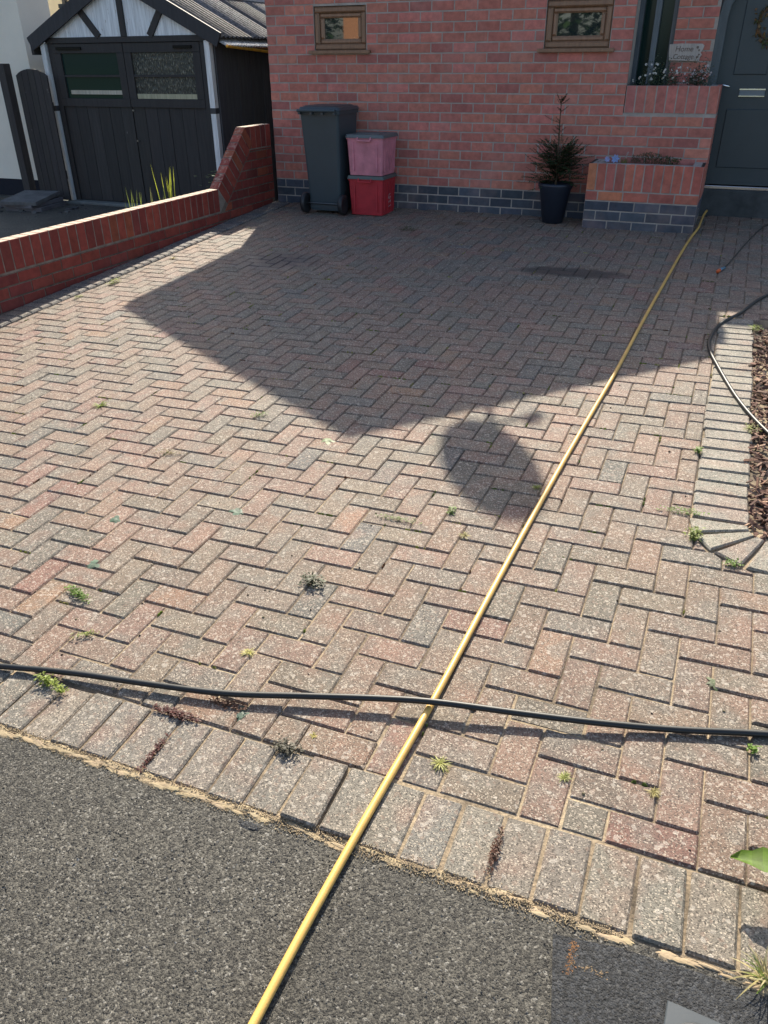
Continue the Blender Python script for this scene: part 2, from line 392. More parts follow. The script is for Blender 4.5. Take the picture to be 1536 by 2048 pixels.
def shrink(poly, g):
    cx = sum(q[0] for q in poly)/len(poly); cy = sum(q[1] for q in poly)/len(poly); n = len(poly); o = []
    for i in range(n):
        p0 = Vector(poly[i-1]); p1 = Vector(poly[i]); p2 = Vector(poly[(i+1) % n]); a = p1-p0; c = p2-p1
        if a.length < 1e-6 or c.length < 1e-6: continue
        a.normalize(); c.normalize(); na = Vector((-a.y, a.x)); nc = Vector((-c.y, c.x)); k = max(1+na.dot(nc), .4)
        q = p1+(na+nc)/k*g; o.append((q.x, q.y))
    return o
def rough_rect(w2, h2, n=0):
    """slightly worn rectangle outline with clipped corners"""
    o = []; c = .0035
    for sx, sy in ((-1, -1), (1, -1), (1, 1), (-1, 1)):
        j1 = random.uniform(.4, 1.6)*c; j2 = random.uniform(.4, 1.6)*c
        a = (sx*(w2-j1), sy*h2); b = (sx*w2, sy*(h2-j2))
        o += [a, b] if sx*sy < 0 else [b, a]   # corners knocked off
    return [(x+random.uniform(-.0011, .0009)*(1 if x > 0 else -1), y+random.uniform(-.0011, .0009)*(1 if y > 0 else -1)) for x, y in o]
var = {0: [], 2: []}
for k in (0, 2):
    for _ in range(30):
        mb = MB(); w2, h2 = (p_-GAP, p_/2-GAP) if k == 2 else (p_/2-GAP, p_-GAP)
        mb.prism(rough_rect(w2, h2), -.05, 0, .0052, None, jit(pick(PAL), .12)); var[k].append(mb.mesh('paver', M_pav))
restmb = MB(); cnt = 0
for (cx, cy, k, P5, full) in pav:
    if full and cnt < 300:
        M = slope_mat(cx, cy) @ Matrix.Rotation(ya+random.gauss(0, .004), 4, 'Z')
        o = inst('paver', random.choice(var[k]), drive, M); cnt += 1
    else:
        c2 = (sum(q[0] for q in P5)/len(P5), sum(q[1] for q in P5)/len(P5))
        loc = [(q[0]-c2[0], q[1]-c2[1]) for q in shrink(P5, GAP)]
        if len(loc) < 3: continue
        near = (Vector(c2)-camxy).length < 4.5
        if cnt < 300 and not full:
            mb = MB(); mb.prism(loc, -.05, 0, .0055, None, jit(pick(PAL), .10)); inst('paver', mb.mesh('paver', M_pav), drive, slope_mat(*c2)); cnt += 1
        else:
            restmb.prism(loc, -.05, 0, .0058 if area(P5) > .004 else .003, slope_mat(*c2), jit(pick(PAL), .10))
o = obj('paver', restmb, M_pav, drive, kind='stuff')
GREY = [((.195, .175, .142), 5), ((.172, .158, .135), 5), ((.205, .178, .142), 3), ((.19, .148, .12), 1)]
CHAR = [((.085, .09, .10), 5), ((.11, .11, .115), 3), ((.14, .13, .125), 2)]
# soldier course along the road
x = -1.66; i = 0; JX = []
while x < 5.5:
    JX.append(x)
    wv = .0995+random.uniform(0, .002)
    mb = MB(); dy = random.gauss(0, .002)
    sol = .2
    if 2.24 < x < 2.46: dz = .012-.004*(x-2.24)/.2
    else: dz = random.gauss(0, .0012)
    mb.prism(rough_rect(wv/2-.002, sol/2-.002), -.06, 0, .005, None, jit(pick(GREY), .1))
    inst('edging_block', mb.mesh('edging_block', M_pav), drive, slope_mat(x+wv/2, -7.064+dy, dz) @ Matrix.Rotation(random.gauss(0, .008), 4, 'Z'))
    x += wv+random.uniform(.0015, .005)
    if 2.42 < x < 2.45: x += .028     # the open sandy gap beside the yellow pipe
# charcoal strip against the boundary wall
y = -6.97
while y < -.1:
    mb = MB(); mb.prism(rough_rect(.1-.002, .049), -.06, 0, .010, None, jit(pick(CHAR), .1))
    inst('edging_block', mb.mesh('edging_block', M_pav), drive, slope_mat(-1.59, y+.05, .013) @ Matrix.Rotation(random.gauss(0, .008), 4, 'Z')); y += .1015
mb = MB(); mb.prism([(-1.72, -6.99), (-1.693, -6.99), (-1.60, 0), (-1.62, 0)], -.6, -.245, 0, None, (.1, .09, .08))
# border round the bark bed
BG = [((.25, .232, .19), 5), ((.22, .208, .175), 5), ((.26, .228, .182), 3)]
y = YT-.005
while y > AC[1]+.02:
    h = .0985; mb = MB(); mb.prism(rough_rect(.1, h/2-.002), -.06, 0, .006, None, jit(pick(BG), .1))
    inst('edging_block', mb.mesh('edging_block', M_pav), drive, slope_mat(XB+.104+random.gauss(0, .003), y-h/2, .004) @ Matrix.Rotation(random.gauss(0, .012), 4, 'Z')); y -= h+.004
for a in (190, 214, 238, 262):
    t = math.radians(a); mb = MB()
    mb.prism([(-.1, -.051), (.1, -.017), (.1, .017), (-.1, .051)], -.06, 0, .006, None, jit(pick(BG), .1))
    inst('edging_block', mb.mesh('edging_block', M_pav), drive, slope_mat(AC[0]+.188*math.cos(t), AC[1]+.188*math.sin(t), .008, .012) @ Matrix.Rotation(t+math.pi, 4, 'Z'))
x = AC[0]+.03
while x < 5.4:
    for yy in (YB+.104, YT-.104):
        if yy > -3 and x < XB+.25: continue
        mb = MB(); mb.prism(rough_rect(.049, .1), -.06, 0, .006, None, jit(pick(BG), .1))
        inst('edging_block', mb.mesh('edging_block', M_pav), drive, slope_mat(x+.05, yy, .006) @ Matrix.Rotation(random.gauss(0, .01), 4, 'Z'))
    x += .1025

# sand swept against the road edge + loose stones
mb = MB(); random.seed(11)
def ground_blob(mb, cx, cy, rx, ry, h, tint, zf=gz, n=12, ang=0):
    b = len(mb.v); mb.v.append(Vector((cx, cy, zf(cx, cy)+h)))
    for ring, (f, hh) in enumerate(((.5, .75), (1, -.003/h))):
        for i in range(n):
            a = 2*math.pi*i/n; r = f*random.uniform(.75, 1.25); px = r*rx*math.cos(a); py = r*ry*math.sin(a)
            qx = cx+px*math.cos(ang)-py*math.sin(ang); qy = cy+px*math.sin(ang)+py*math.cos(ang)
            mb.v.append(Vector((qx, qy, zf(qx, qy)+h*hh)))
    for i in range(n):
        j = (i+1) % n
        mb.face((b, b+1+i, b+1+j), tint); mb.face((b+1+i, b+1+n+i, b+1+n+j, b+1+j), tint)
SANDC = (.32, .25, .155)
x = -1.6
while x < 3.5:
    ww = random.uniform(.02, .05)
    for _k in range(3 if 1.2 < x < 2.2 else (1 if random.random() < .8 else 0)):
        ground_blob(mb, x+random.uniform(-.02, .02), YE+random.uniform(-.014, .006), ww, random.uniform(.005, .016), random.uniform(.002, .004), jit(SANDC, .08), zroad, 14, random.uniform(-.2, .2))
    x += ww*.9
ground_blob(mb, 2.455, -7.10, .012, .07, .004, SANDC, lambda a, b: gz(a, b)-.006); ground_blob(mb, 2.45, -7.185, .05, .012, .002, (.30, .23, .14), zroad)
for _ in range(5200):
    x = random.uniform(.9, 3.1); y = YE+random.gauss(-.004, .010); s = random.uniform(.0005, .0012); z = max(zroad(x, y), -9)+.002
    if y > YE: z = gz(x, y)+.001
    mb.prism([(x-s, y-s), (x+s, y-s*.6), (x+s*.7, y+s), (x-s*.8, y+s*.9)], z-.002, z+s, 0, None, jit(SANDC, .3))
obj('sand', mb, M_matte, drive, kind='stuff')
mb = MB()
for _ in range(26000):
    x = random.uniform(.9, 3.6); y = random.uniform(-8.1, YE-.004); s = random.uniform(.0014, .0040)*(.6+.6*random.random()); z = zroad(x, y)
    g = random.choice([.04, .055, .07, .085, .11, .26 if random.random() < .25 else .06]); c = (g, g*.97, g*.9)
    a = random.uniform(0, 3.1); ca2, sa2 = math.cos(a)*s, math.sin(a)*s; k = random.uniform(.5, .9)
    b = len(mb.v); mb.v += [Vector((x+ca2, y+sa2, z-.001)), Vector((x-sa2*k, y+ca2*k, z-.001)), Vector((x-ca2, y-sa2, z-.001)), Vector((x+sa2*k, y-ca2*k, z-.001)), Vector((x+random.uniform(-.5, .5)*s, y+random.uniform(-.5, .5)*s, z+s*random.uniform(.35, .8)))]
    for i in range(4): mb.face((b+i, b+(i+1) % 4, b+4), c)
obj('loose_chipping', mb, M_conc, road, kind='stuff')
# darker tarmac patch, bottom right
mb = MB(); pts = [(2.965, -7.215), (3.0, -7.40), (3.02, -7.9), (4.2, -7.9), (4.2, -7.2), (3.38, -7.196), (3.25, -7.192), (3.1, -7.197)]
for q in pts: mb.v.append(Vector((q[0], q[1], zroad(*q)+.003)))
mb.face(tuple(range(len(pts))), (.1, .1, .1)); obj('tarmac_patch', mb, M_asph2, road)
mb = MB()
for _ in range(150): ground_blob(mb, 3.010+random.gauss(0, .005), -7.252+random.uniform(-.036, .036), random.uniform(.001, .0028), random.uniform(.001, .0028), .0012, jit((.24, .12, .05), .3), lambda a, b: zroad(a, b)+.0025, 6)
for _ in range(40): ground_blob(mb, 3.05+random.gauss(0, .02), -7.262+random.gauss(0, .004), .003, .002, .0015, jit((.24, .17, .10), .3), lambda a, b: zroad(a, b)+.0025, 6)
obj('rust_stain', mb, M_matte, road)
mb = MB(); ground_blob(mb, 2.225, -7.205, .05, .016, .003, (.07, .08, .10), zroad); obj('tar_spot', mb, M_asph2, road)
# stop-tap cover
t = thing('stop_tap_cover', 'grey plastic stop tap cover set in the dark tarmac patch at the road edge', 'cover', (3.22, -7.335, zroad(3.22, -7.335)))
mb = MB(); M = Matrix.Translation((3.268, -7.348, zroad(3.23, -7.34)+.002)) @ Matrix.Rotation(math.radians(-3), 4, 'Z')
mb.prism([(-.075, -.075), (.075, -.075), (.075, .075), (-.075, .075)], -.01, .006, .002, M, (.045, .055, .062)); obj('plate', mb, M_plastic, t)
mb = MB(); mb.lathe([(.03, .0), (.055, .0), (.057, .006), (.05, .010), (.046, .006), (.03, .006)], 32, (3.262, -7.35, zroad(3.23, -7.34)+.006), (.035, .04, .046)); obj('ring', mb, M_plastic, t, True)
# bark bed
bed = sheet('bark_bed', XB+.21, 5.5, YB+.2, YT-.2, 10, 10, lambda x, y: gz(x, y)-.012+.01*mnoise.noise(Vector((x*9, y*9, 0))), M_soil)
for l in bed.data.attributes['tint'].data: l.color = (.05, .03, .02, 1)
mb = MB(); random.seed(5)
for _ in range(5200):
    x = random.uniform(XB+.2, 4.3); y = random.uniform(YB+.2, YT-.2)
    if x < AC[0] and y < AC[1]-.01 and (Vector((x, y))-Vector(AC)).length > .1: continue
    L = random.uniform(.008, .03); W = random.uniform(.003, .009); g = random.random()
    c = (.10, .05, .035) if g < .5 else ((.17, .09, .06) if g < .8 else (.30, .19, .13))
    M = Matrix.Translation((x, y, gz(x, y)+random.uniform(-.008, .014))) @ Matrix.Rotation(random.uniform(0, 6.3), 4, 'Z') @ Matrix.Rotation(random.gauss(0, .35), 4, 'Y') @ Matrix.Rotation(random.gauss(0, .4), 4, 'X')
    mb.prism([(-L, -W), (L, -W*.6), (L*.9, W), (-L*.8, W*.8)], -.002, .002, 0, M, jit(c, .25))
obj('bark_chipping', mb, M_bark, bed, kind='stuff')
# moss and seedlings in the joints
mb = MB(); random.seed(21)
for _ in range(420):
    pv = random.choice(pav); P5 = pv[3]; e = random.randrange(len(P5)); q0, q1 = P5[e], P5[(e+1) % len(P5)]
    if pv[1] > -3 and random.random() < .6: continue
    tt = random.random(); L = random.uniform(.01, .05); d = Vector((q1[0]-q0[0], q1[1]-q0[1])); a = math.atan2(d.y, d.x)
    col = random.choice([(.13, .17, .03), (.22, .23, .05), (.28, .25, .09), (.09, .12, .03), (.14, .07, .04)])
    x0 = q0[0]+d.x*tt; y0 = q0[1]+d.y*tt
    for s in range(random.randint(2, 6)):
        xx = x0+random.uniform(-L, L)*math.cos(a); yy = y0+random.uniform(-L, L)*math.sin(a)
        ground_blob(mb, xx, yy, random.uniform(.003, .009), random.uniform(.002, .0045), random.uniform(.003, .007), jit(col, .3), lambda u, v: gz(u, v)-.001, 7, a)
obj('joint_moss', mb, M_moss, drive, kind='stuff')
mb = MB()
for _ in range(420):     # crumbs of soil and seed on the blocks
    x = random.uniform(-1.3, 3.3); y = random.uniform(-7, -.3); s = random.uniform(.002, .006)
    ground_blob(mb, x, y, s, s*random.uniform(.5, 1), s*.7, random.choice([(.03, .025, .02), (.05, .035, .02), (.2, .17, .1)]), gz, 6)
obj('crumb', mb, M_matte, drive, kind='stuff')

# ------------------------------------------------------------------ brick house
RED = [((.50, .176, .138), 6), ((.47, .166, .130), 5), ((.52, .195, .140), 3), ((.42, .152, .126), 2)]
RED_P = RED
BLUE = [((.075, .085, .105), 5), ((.06, .07, .09), 4), ((.10, .10, .115), 2)]
BP, BC, MJ = .22438, .08504, .0115
RX = Matrix.Rotation(math.radians(90), 4, 'X')
def brick_mb(mb, w_, h_, M, tint, depth=.03, ch=.002):
    mb.prism([(-w_/2, -h_/2), (w_/2, -h_/2), (w_/2, h_/2), (-w_/2, h_/2)], -depth, 0, ch, M, tint)
bvar = {}
def brick_mesh(w_, h_, pal, tag_):
    key = (round(w_, 3), round(h_, 3), tag_)
    if key not in bvar: bvar[key] = []
    L = bvar[key]
    if len(L) < 14:
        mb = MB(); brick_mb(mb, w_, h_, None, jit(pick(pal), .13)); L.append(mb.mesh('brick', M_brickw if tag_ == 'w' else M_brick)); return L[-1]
    return random.choice(L)
house = thing('brick_house', 'red brick garage conversion with blue brick plinth and two small brown windows', 'house', (0, 0, -.22))
HX0, HX1 = -1.68, 1.99
WINS = [(-1.135, -.565, 1.222, 1.60), (1.208, 1.795, 1.215, 1.59)]
random.seed(3)
# core (mortar face 4 mm behind the brick faces): built round the window openings
mb = MB()
yb = .25
def core(x0, x1, z0, z1, y0=0.0, y1=yb): mb.box(x0, x1, y0, y1, z0, z1)
xs = [HX0+.002, WINS[0][0], WINS[0][1], WINS[1][0], WINS[1][1], HX1-.002]
core(xs[0], xs[5], -.6, 1.215); core(xs[0], xs[1], 1.215, 1.61); core(xs[2], xs[3], 1.215, 1.61); core(xs[4], xs[5], 1.215, 1.61); core(xs[0], xs[5], 1.61, 2.42)
core(WINS[0][0], WINS[0][1], 1.215, 1.2215); core(WINS[0][0], WINS[0][1], 1.601, 1.61); core(WINS[1][0], WINS[1][1], 1.591, 1.61)
core(HX1-.002, 2.79, -.6, .70)
obj('wall', mb, M_mortar, house)
YF = -.0028
bricks = []
def add_row(xa, xb, zc, half, pal, name):
    k0 = math.floor(xa/BP)-1
    for k in range(k0, k0+30):
        a = (k+(.5 if half else 0))*BP+MJ/2; b = a+BP-MJ
        a2 = max(a, xa); b2 = min(b, xb)
        if b2-a2 < .035: continue
        segs = [(a2, b2)]
        for wx0, wx1, wz0, wz1 in WINS:
            if zc+.03 > wz0-.025 and zc-.03 < wz1:
                ns = []
                for (p, q) in segs:
                    lo, hi = (wx0-.055, wx1+.055) if zc < wz0 else (wx0-.004, wx1+.004)
                    if zc-.037 < wz0-.02 and zc < wz0: lo, hi = wx0-.0, wx0-.0   # sill row handled below
                    if q <= lo or p >= hi: ns.append((p, q)); continue
                    if p < lo: ns.append((p, lo))
                    if q > hi: ns.append((hi, q))
                segs = ns
        for p, q in segs:
            if q-p > .03: bricks.append(((p+q)/2, zc, q-p, pal, name))
for r in range(-3, 28):
    zc = (r+.5)*BC; half = (r % 2 == 0)
    pal, name = (BLUE, 'plinth_brick') if r < 0 else (RED, 'brick')
    xb = 2.79 if zc < .70 else HX1
    add_row(HX0, xb, zc, half, pal, name)
cam3 = Vector((3.01, -8.24, 1.12))
bricks.sort(key=lambda b: (Vector((b[0], 0, b[1]))-cam3).length + (50 if b[1] > 1.68 else 0))
cb = 0; rest = MB()
for (xc, zc, ww, pal, name) in bricks:
    M = Matrix.Translation((xc+random.gauss(0, .0008), YF+random.gauss(0, .0006), zc+random.gauss(0, .0007))) @ Matrix.Rotation(random.gauss(0, .003), 4, 'Y') @ RX
    hh = BC-MJ
    if name == 'plinth_brick' : 
        inst('plinth_brick', brick_mesh(round(ww, 3), hh, BLUE, 'b'), house, M)
    elif cb < 300: inst('brick', brick_mesh(round(ww, 3), hh, pal, 'r'), house, M); cb += 1
    else: brick_mb(rest, ww, hh, M, jit(pick(pal), .13))
# gable bricks above the eaves join the same stuff part
z = 2.42
if rest.v: obj('brick', rest, M_brick, house, kind='stuff')
# body of the house behind
mb = MB(); mb.box(HX0+.003, 1.93, .25, 8.0, -.6, 2.42); mb.quad([(-1.68, .02, 2.42), (1.93, .02, 2.42), (-.13, .02, 3.5)], (.3, .13, .1)); mb.v and None
for i in range(len(mb.t)): mb.t[i] = (.20, .16, .14)
obj('side_wall', mb, M_brick, house)
def gable_roof(parent, xl, xr, zr, zo, xm, y0, y1, th, tint, name='roof'):
    mb = MB()
    for (xa, za), (xb_, zb) in (((xl, zo), (xm, zr)), ((xm, zr), (xr, zo))):
        b = len(mb.v); up = th
        P = [(xa, y0, za), (xb_, y0, zb), (xb_, y1, zb), (xa, y1, za)]
        mb.v += [Vector(q) for q in P]+[Vector((q[0], q[1], q[2]+up)) for q in P]
        for f in ((0, 1, 2, 3), (4, 7, 6, 5), (0, 4, 5, 1), (1, 5, 6, 2), (2, 6, 7, 3), (3, 7, 4, 0)): mb.face(tuple(b+q for q in f), tint)
    return obj(name, mb, M_tile, parent)
gable_roof(house, -2.1, 1.945, 3.50, 2.33, -.13, -.24, 8.3, .07, (.13, .10, .09))
mb = MB(); mb.box(-2.13, -2.1, -.25, 8.3, 2.30, 2.38); mb.bar((-2.1, -.255, 2.34), (-.13, -.255, 3.51), .02, .16, (.2, .12, .08), Vector((0, -1, 0))); mb.bar((-.13, -.255, 3.51), (1.945, -.255, 2.34), .02, .16, (.2, .12, .08), Vector((0, -1, 0)))
for i in range(len(mb.t)): mb.t[i] = (.15, .09, .06)
obj('fascia', mb, M_upvc, house)
# windows
BRN = (.24, .135, .08)
for (x0, x1, z0, z1) in WINS:
    # outer frame: four bevelled members, then the sash, then the pane
    mb = MB()
    def frame(mb, x0, x1, z0, z1, wd, yf, yb_, tint, ch=.006):
        for (a, b, c, d) in ((x0, x1, z1-wd, z1), (x0, x1, z0, z0+wd), (x0, x0+wd, z0+wd+.001, z1-wd-.001), (x1-wd, x1, z0+wd+.001, z1-wd-.001)):
            mb.prism([(a, c), (b, c), (b, d), (a, d)], -(yb_-yf), 0, ch, Matrix.Translation((0, yf, 0)) @ RX, tint, True)
    frame(mb, x0+.004, x1-.004, z0+.004, z1-.004, .052, .002, .075, BRN, .012)
    fr = obj('window', mb, M_upvc, house)
    mb = MB(); frame(mb, x0+.055, x1-.055, z0+.055, z1-.055, .045, .022, .075, (.27, .155, .095), .014); obj('sash', mb, M_upvc, fr)
    mb = MB(); mb.box(x0+.099, x1-.099, .048, .056, z0+.099, z1-.099); obj('pane', mb, M_glass, fr)
    mb = MB(); mb.box(x0+.004, x1-.004, .076, .09, z0+.004, z1-.004, 0, None, (.02, .02, .02)); obj('dark_backing', mb, M_matte, fr)  # dark sheet standing in for the dark interior
    mb = MB(); mb.box(x0-.05, x1+.05, -.05, .0, z0-.026, z0+.002, .004, None, BRN); obj('sill', mb, M_upvc, fr)

# ------------------------------------------------------------------ entrance: recess, pier, door
porch = thing('house_entrance', 'dark front door set back beside the raised flower planter', 'house front', (3.0, .5, -.2))
mb = MB(); mb.box(2.30, 2.655, .46, .7, -.6, 2.4); mb.box(1.93, 2.30, .62, .8, -.6, 2.4); mb.box(3.75, 6, .5, .8, -.6, 2.4); mb.box(2.655, 3.75, .66, .8, -.6, 2.4)
obj('pier', mb, M_mortar, porch)
for r in range(10, 28):
    zc = (r+.5)*BC
    for a, b in (((2.302, 2.512), (2.523, 2.653)) if r % 2 else ((2.302, 2.40), (2.411, 2.624), (2.635, 2.653))):
        if b-a < .03: continue
        M = Matrix.Translation(((a+b)/2, .4555, zc)) @ RX
        inst('brick', brick_mesh(b-a, BC-MJ, RED_P, 'r'), porch, M)
GREYB = (.06, .078, .088)
mb = MB()
def arch(mb, xl, xr, zs, yf, yb_, wd, tint, n=14, z0=-.05):
    # jambs plus a half-round head, swept as one profile
    cx = (xl+xr)/2; R = (xr-xl)/2; pts = [(xl, z0)]+[(cx-R*math.cos(math.pi*i/n), zs+R*.8*math.sin(math.pi*i/n)) for i in range(n+1)]+[(xr, z0)]
    inn = [(xl+wd, z0)]+[(cx-(R-wd)*math.cos(math.pi*i/n), zs+(R-wd)*.8*math.sin(math.pi*i/n)) for i in range(n+1)]+[(xr-wd, z0)]
    b = len(mb.v)
    for (o_, i_) in zip(pts, inn):
        mb.v += [Vector((o_[0], yf, o_[1])), Vector((i_[0], yf, i_[1])), Vector((i_[0], yb_, i_[1])), Vector((o_[0], yb_, o_[1]))]
    for k in range(len(pts)-1):
        for q in range(4):
            q2 = (q+1) % 4; mb.face((b+k*4+q, b+k*4+q2, b+(k+1)*4+q2, b+(k+1)*4+q), tint)
arch(mb, 2.656, 3.74, 1.45, .47, .60, .075, GREYB); obj('door_frame', mb, M_upvc, porch)
mb = MB(); mb.box(2.73, 3.67, .55, .60, .07, 1.95, .0, None, (.034, .050, .057))
dr = obj('door', mb, M_plastic, porch)
mb = MB()
for (a, b, c, d) in ((2.86, 3.14, 1.0, 1.75), (3.26, 3.54, 1.0, 1.75), (2.86, 3.54, .22, .72)):
    mb.prism([(a, c), (b, c), (b, d), (a, d)], -.004, .008, .006, Matrix.Translation((0, .548, 0)) @ RX, (.035, .051, .058))
obj('door_panel', mb, M_plastic, dr)
mb = MB(); mb.prism([(2.94, .825), (3.16, .825), (3.16, .885), (2.94, .885)], 0, .012, .005, Matrix.Translation((0, .549, 0)) @ RX, (.16, .19, .21)); obj('letterbox_flap', mb, M_plastic, dr)
mb = MB(); mb.box(2.94, 3.16, .530, .549, .878, .888, 0, None, (.75, .75, .75)); mb.box(2.94, 3.16, .530, .549, .823, .832, 0, None, (.6, .6, .6)); obj('letterbox', mb, M_steel, dr)
mb = MB(); mb.tube([(2.775, .50, .92), (2.80, .49, .915), (2.85, .49, .905)], .009, 8, (.8, .8, .8)); obj('door_handle', mb, M_steel, dr, True)
mb = MB(); mb.box(2.68, 3.72, .49, .60, .036, .062, .004, None, (.55, .56, .57)); obj('threshold', mb, M_steel, porch)
mb = MB(); mb.box(2.66, 3.80, .44, .65, -.6, .032, .006, None, (.07, .075, .075)); obj('doorstep', mb, M_conc, porch)
# side light next to the pier
mb = MB(); mb.box(1.94, 2.0, .50, .60, .60, 2.3, .004, None, (.10, .115, .13)); mb.box(2.10, 2.15, .5, .6, .6, 2.3, .004, None, (.15, .17, .19)); mb.box(2.26, 2.298, .50, .60, .60, 2.3, .004, None, (.09, .10, .11)); mb.box(2.0, 2.26, .505, .6, 1.9, 1.95, .004, None, (.1, .11, .12))
sw = obj('side_window', mb, M_upvc, porch)
mb = MB(); mb.box(2.0, 2.26, .57, .58, .6, 1.9); obj('pane', mb, M_glass_g, sw)
mb = MB(); mb.box(2.0, 2.26, .60, .618, .6, 2.3, 0, None, (.03, .03, .03)); obj('dark_backing', mb, M_matte, sw)  # dark sheet in place of the dark interior behind the side window
# porch roof
mb = MB(); b = 0
P = [(1.955, .42, 2.40), (6.2, .42, 2.40), (6.2, 3.2, 3.9), (1.955, 3.2, 3.9)]
mb.v += [Vector(q) for q in P]+[Vector((q[0], q[1], q[2]+.08)) for q in P]
for f in ((0, 3, 2, 1), (4, 5, 6, 7), (0, 1, 5, 4), (1, 2, 6, 5), (2, 3, 7, 6), (3, 0, 4, 7)): mb.face(f, (.13, .10, .09))
mb.box(1.955, 6.2, 3.2, 8, -.6, 3.95, 0, None, (.3, .14, .1))
obj('roof', mb, M_tile, porch)
mb = MB(); mb.box(2.1, 2.5, .445, .459, 1.0, 1.0001)
# name sign
sg = thing('name_sign', 'small pale house sign reading Home Cottage above the white flowers', 'sign', (2.42, .45, 1.17))
SGN = (.46, .40, .35)
mb = MB(); o_ = [(2.285, 1.115), (2.55, 1.108), (2.552, 1.14), (2.564, 1.158), (2.552, 1.178), (2.568, 1.20), (2.575, 1.232), (2.555, 1.246), (2.37, 1.250), (2.272, 1.244), (2.276, 1.17)]
mb.prism(o_, 0, .012, .002, Matrix.Translation((0, .4505, 0)) @ RX, SGN, True); obj('board', mb, M_whitew, sg)
def text(body, size, loc, mat, parent, tint, ext=.0012, shear=.15, rot=(math.radians(90), 0, 0), name='lettering', space=1.0):
    cu = bpy.data.curves.new(name, 'FONT'); cu.body = body; cu.size = size; cu.extrude = ext; cu.shear = shear; cu.align_x = 'CENTER'; cu.space_character = space
    tmp = bpy.data.objects.new('tmp_text', cu); C.objects.link(tmp); bpy.context.view_layer.update()
    dg = bpy.context.evaluated_depsgraph_get(); me = bpy.data.meshes.new_from_object(tmp.evaluated_get(dg)); bpy.data.objects.remove(tmp)
    me.name = name; me.materials.clear(); me.materials.append(mat)
    at = me.attributes.new('tint', 'FLOAT_COLOR', 'CORNER'); at.data.foreach_set('color', [*tint, 1.0]*len(at.data))
    o = bpy.data.objects.new(name, me); C.objects.link(o); o.parent = parent; o.location = Vector(loc)-wloc(parent); o.rotation_euler = rot; return o
text('Home', .062, (2.405, .437, 1.187), M_matte, sg, (.17, .13, .11)); text('Cottage', .056, (2.405, .437, 1.128), M_matte, sg, (.17, .13, .11))
mb = MB()
for (a, b, r) in ((2.52, 1.218, .011), (2.535, 1.195, .008), (2.525, 1.142, .009), (2.538, 1.16, .006)):
    mb.lathe([(0, 0), (r, 0), (r, .003), (0, .004)], 8, (0, 0, 0), (.2, .15, .12), Matrix.Translation((a, .4375, b)) @ RX)
obj('painted_flower', mb, M_matte, sg)
# wreath on the door
wr = thing('door_wreath', 'wreath of dried brown leaves hanging on the dark front door', 'wreath', (3.12, .52, 1.40))
mb = MB(); random.seed(8)
for _ in range(190):
    a = random.uniform(0, 6.28); r = .135+random.gauss(0, .03); x = 3.12+r*math.cos(a); z = 1.40+r*math.sin(a); y = .52+random.uniform(-.02, .025)
    L = random.uniform(.02, .045); d = Vector((random.gauss(0, 1), random.gauss(0, .5), random.gauss(0, 1))).normalized(); s = d.cross(Vector((random.gauss(0, 1), random.gauss(0, 1), random.gauss(0, 1)))).normalized()*L*.4
    c = random.choice([(.23, .12, .05), (.30, .17, .07), (.16, .12, .05), (.12, .14, .06)])
    p = Vector((x, y, z)); mb.quad([p, p+d*L*.5+s, p+d*L, p+d*L*.5-s], jit(c, .2))
obj('leaf', mb, M_leaf, wr, kind='stuff')
mb = MB(); mb.tube([(3.12+.13*math.cos(t*.3142), .535, 1.40+.13*math.sin(t*.3142)) for t in range(21)], .012, 6, (.12, .08, .05)); obj('ring', mb, M_bark, wr, True)

# satellite dish on the gable (its round shadow falls on the paving)
sd = thing('satellite_dish', 'round grey satellite dish fixed above the gable edge', 'satellite dish', (.57, -.3, 3.1))
Ms = Matrix.Translation((.53, -.30, 3.62)) @ Vector((0, 0, 1)).rotation_difference(Vector((.42, .91, .12)).normalized()).to_matrix().to_4x4()
mb = MB(); mb.lathe([(0.0, -.04), (.14, -.03), (.24, -.012), (.30, .015), (.305, .02), (.30, .022), (.22, -.004), (0.001, -.03)], 32, (0, 0, 0), (.5, .5, .5), Ms); obj('dish', mb, M_plastic, sd, True)
mb = MB(); mb.tube([(.56, -.24, 3.17), (.56, -.24, 3.52), (.55, -.29, 3.60)], .02, 8, (.4, .4, .4)); obj('bracket', mb, M_metal, sd, True)
a_ = Vector((.54, -.30, 3.33)); b_ = Vector((.70, .08, 3.46)); mb = MB(); mb.tube([a_, (a_+b_)/2+Vector((0, 0, -.01)), b_], .012, 6, (.4, .4, .4)); mb.tube([b_, b_+Vector((-.03, -.08, .02))], .035, 10, (.6, .6, .6)); obj('receiver_arm', mb, M_metal, sd, True)

# ------------------------------------------------------------------ planters
def soldier_row(parent, x0, n, pitch, z0, z1, yf, pal, face='front'):
    for i in range(n):
        a = x0+i*pitch+.005; b = a+pitch-.011
        M = Matrix.Translation(((a+b)/2, yf+random.gauss(0, .0008), (z0+z1)/2)) @ Matrix.Rotation(random.gauss(0, .008), 4, 'Y') @ RX
        inst('brick', brick_mesh(round(b-a, 3), round(z1-z0-.008, 3), pal, 's'), parent, M)
PX0, PX1, PYF, PZT = 1.80, 2.79, -.42, .318
RZS = Matrix.Rotation(math.radians(90), 4, 'Z')
low = thing('brick_planter', 'low red brick planter with blue flowers standing in front of the wall', 'planter', (2.3, -.2, -.25))
mb = MB(); mb.box(PX0+.004, PX1-.004, PYF+.004, PYF+.1, -.5, PZT-.004); mb.box(PX0+.004, PX0+.1, PYF+.1, -.012, -.5, PZT-.004); mb.box(PX1-.1, PX1-.004, PYF+.1, -.012, -.5, PZT-.004)
obj('wall', mb, M_mortar, low)
random.seed(17)
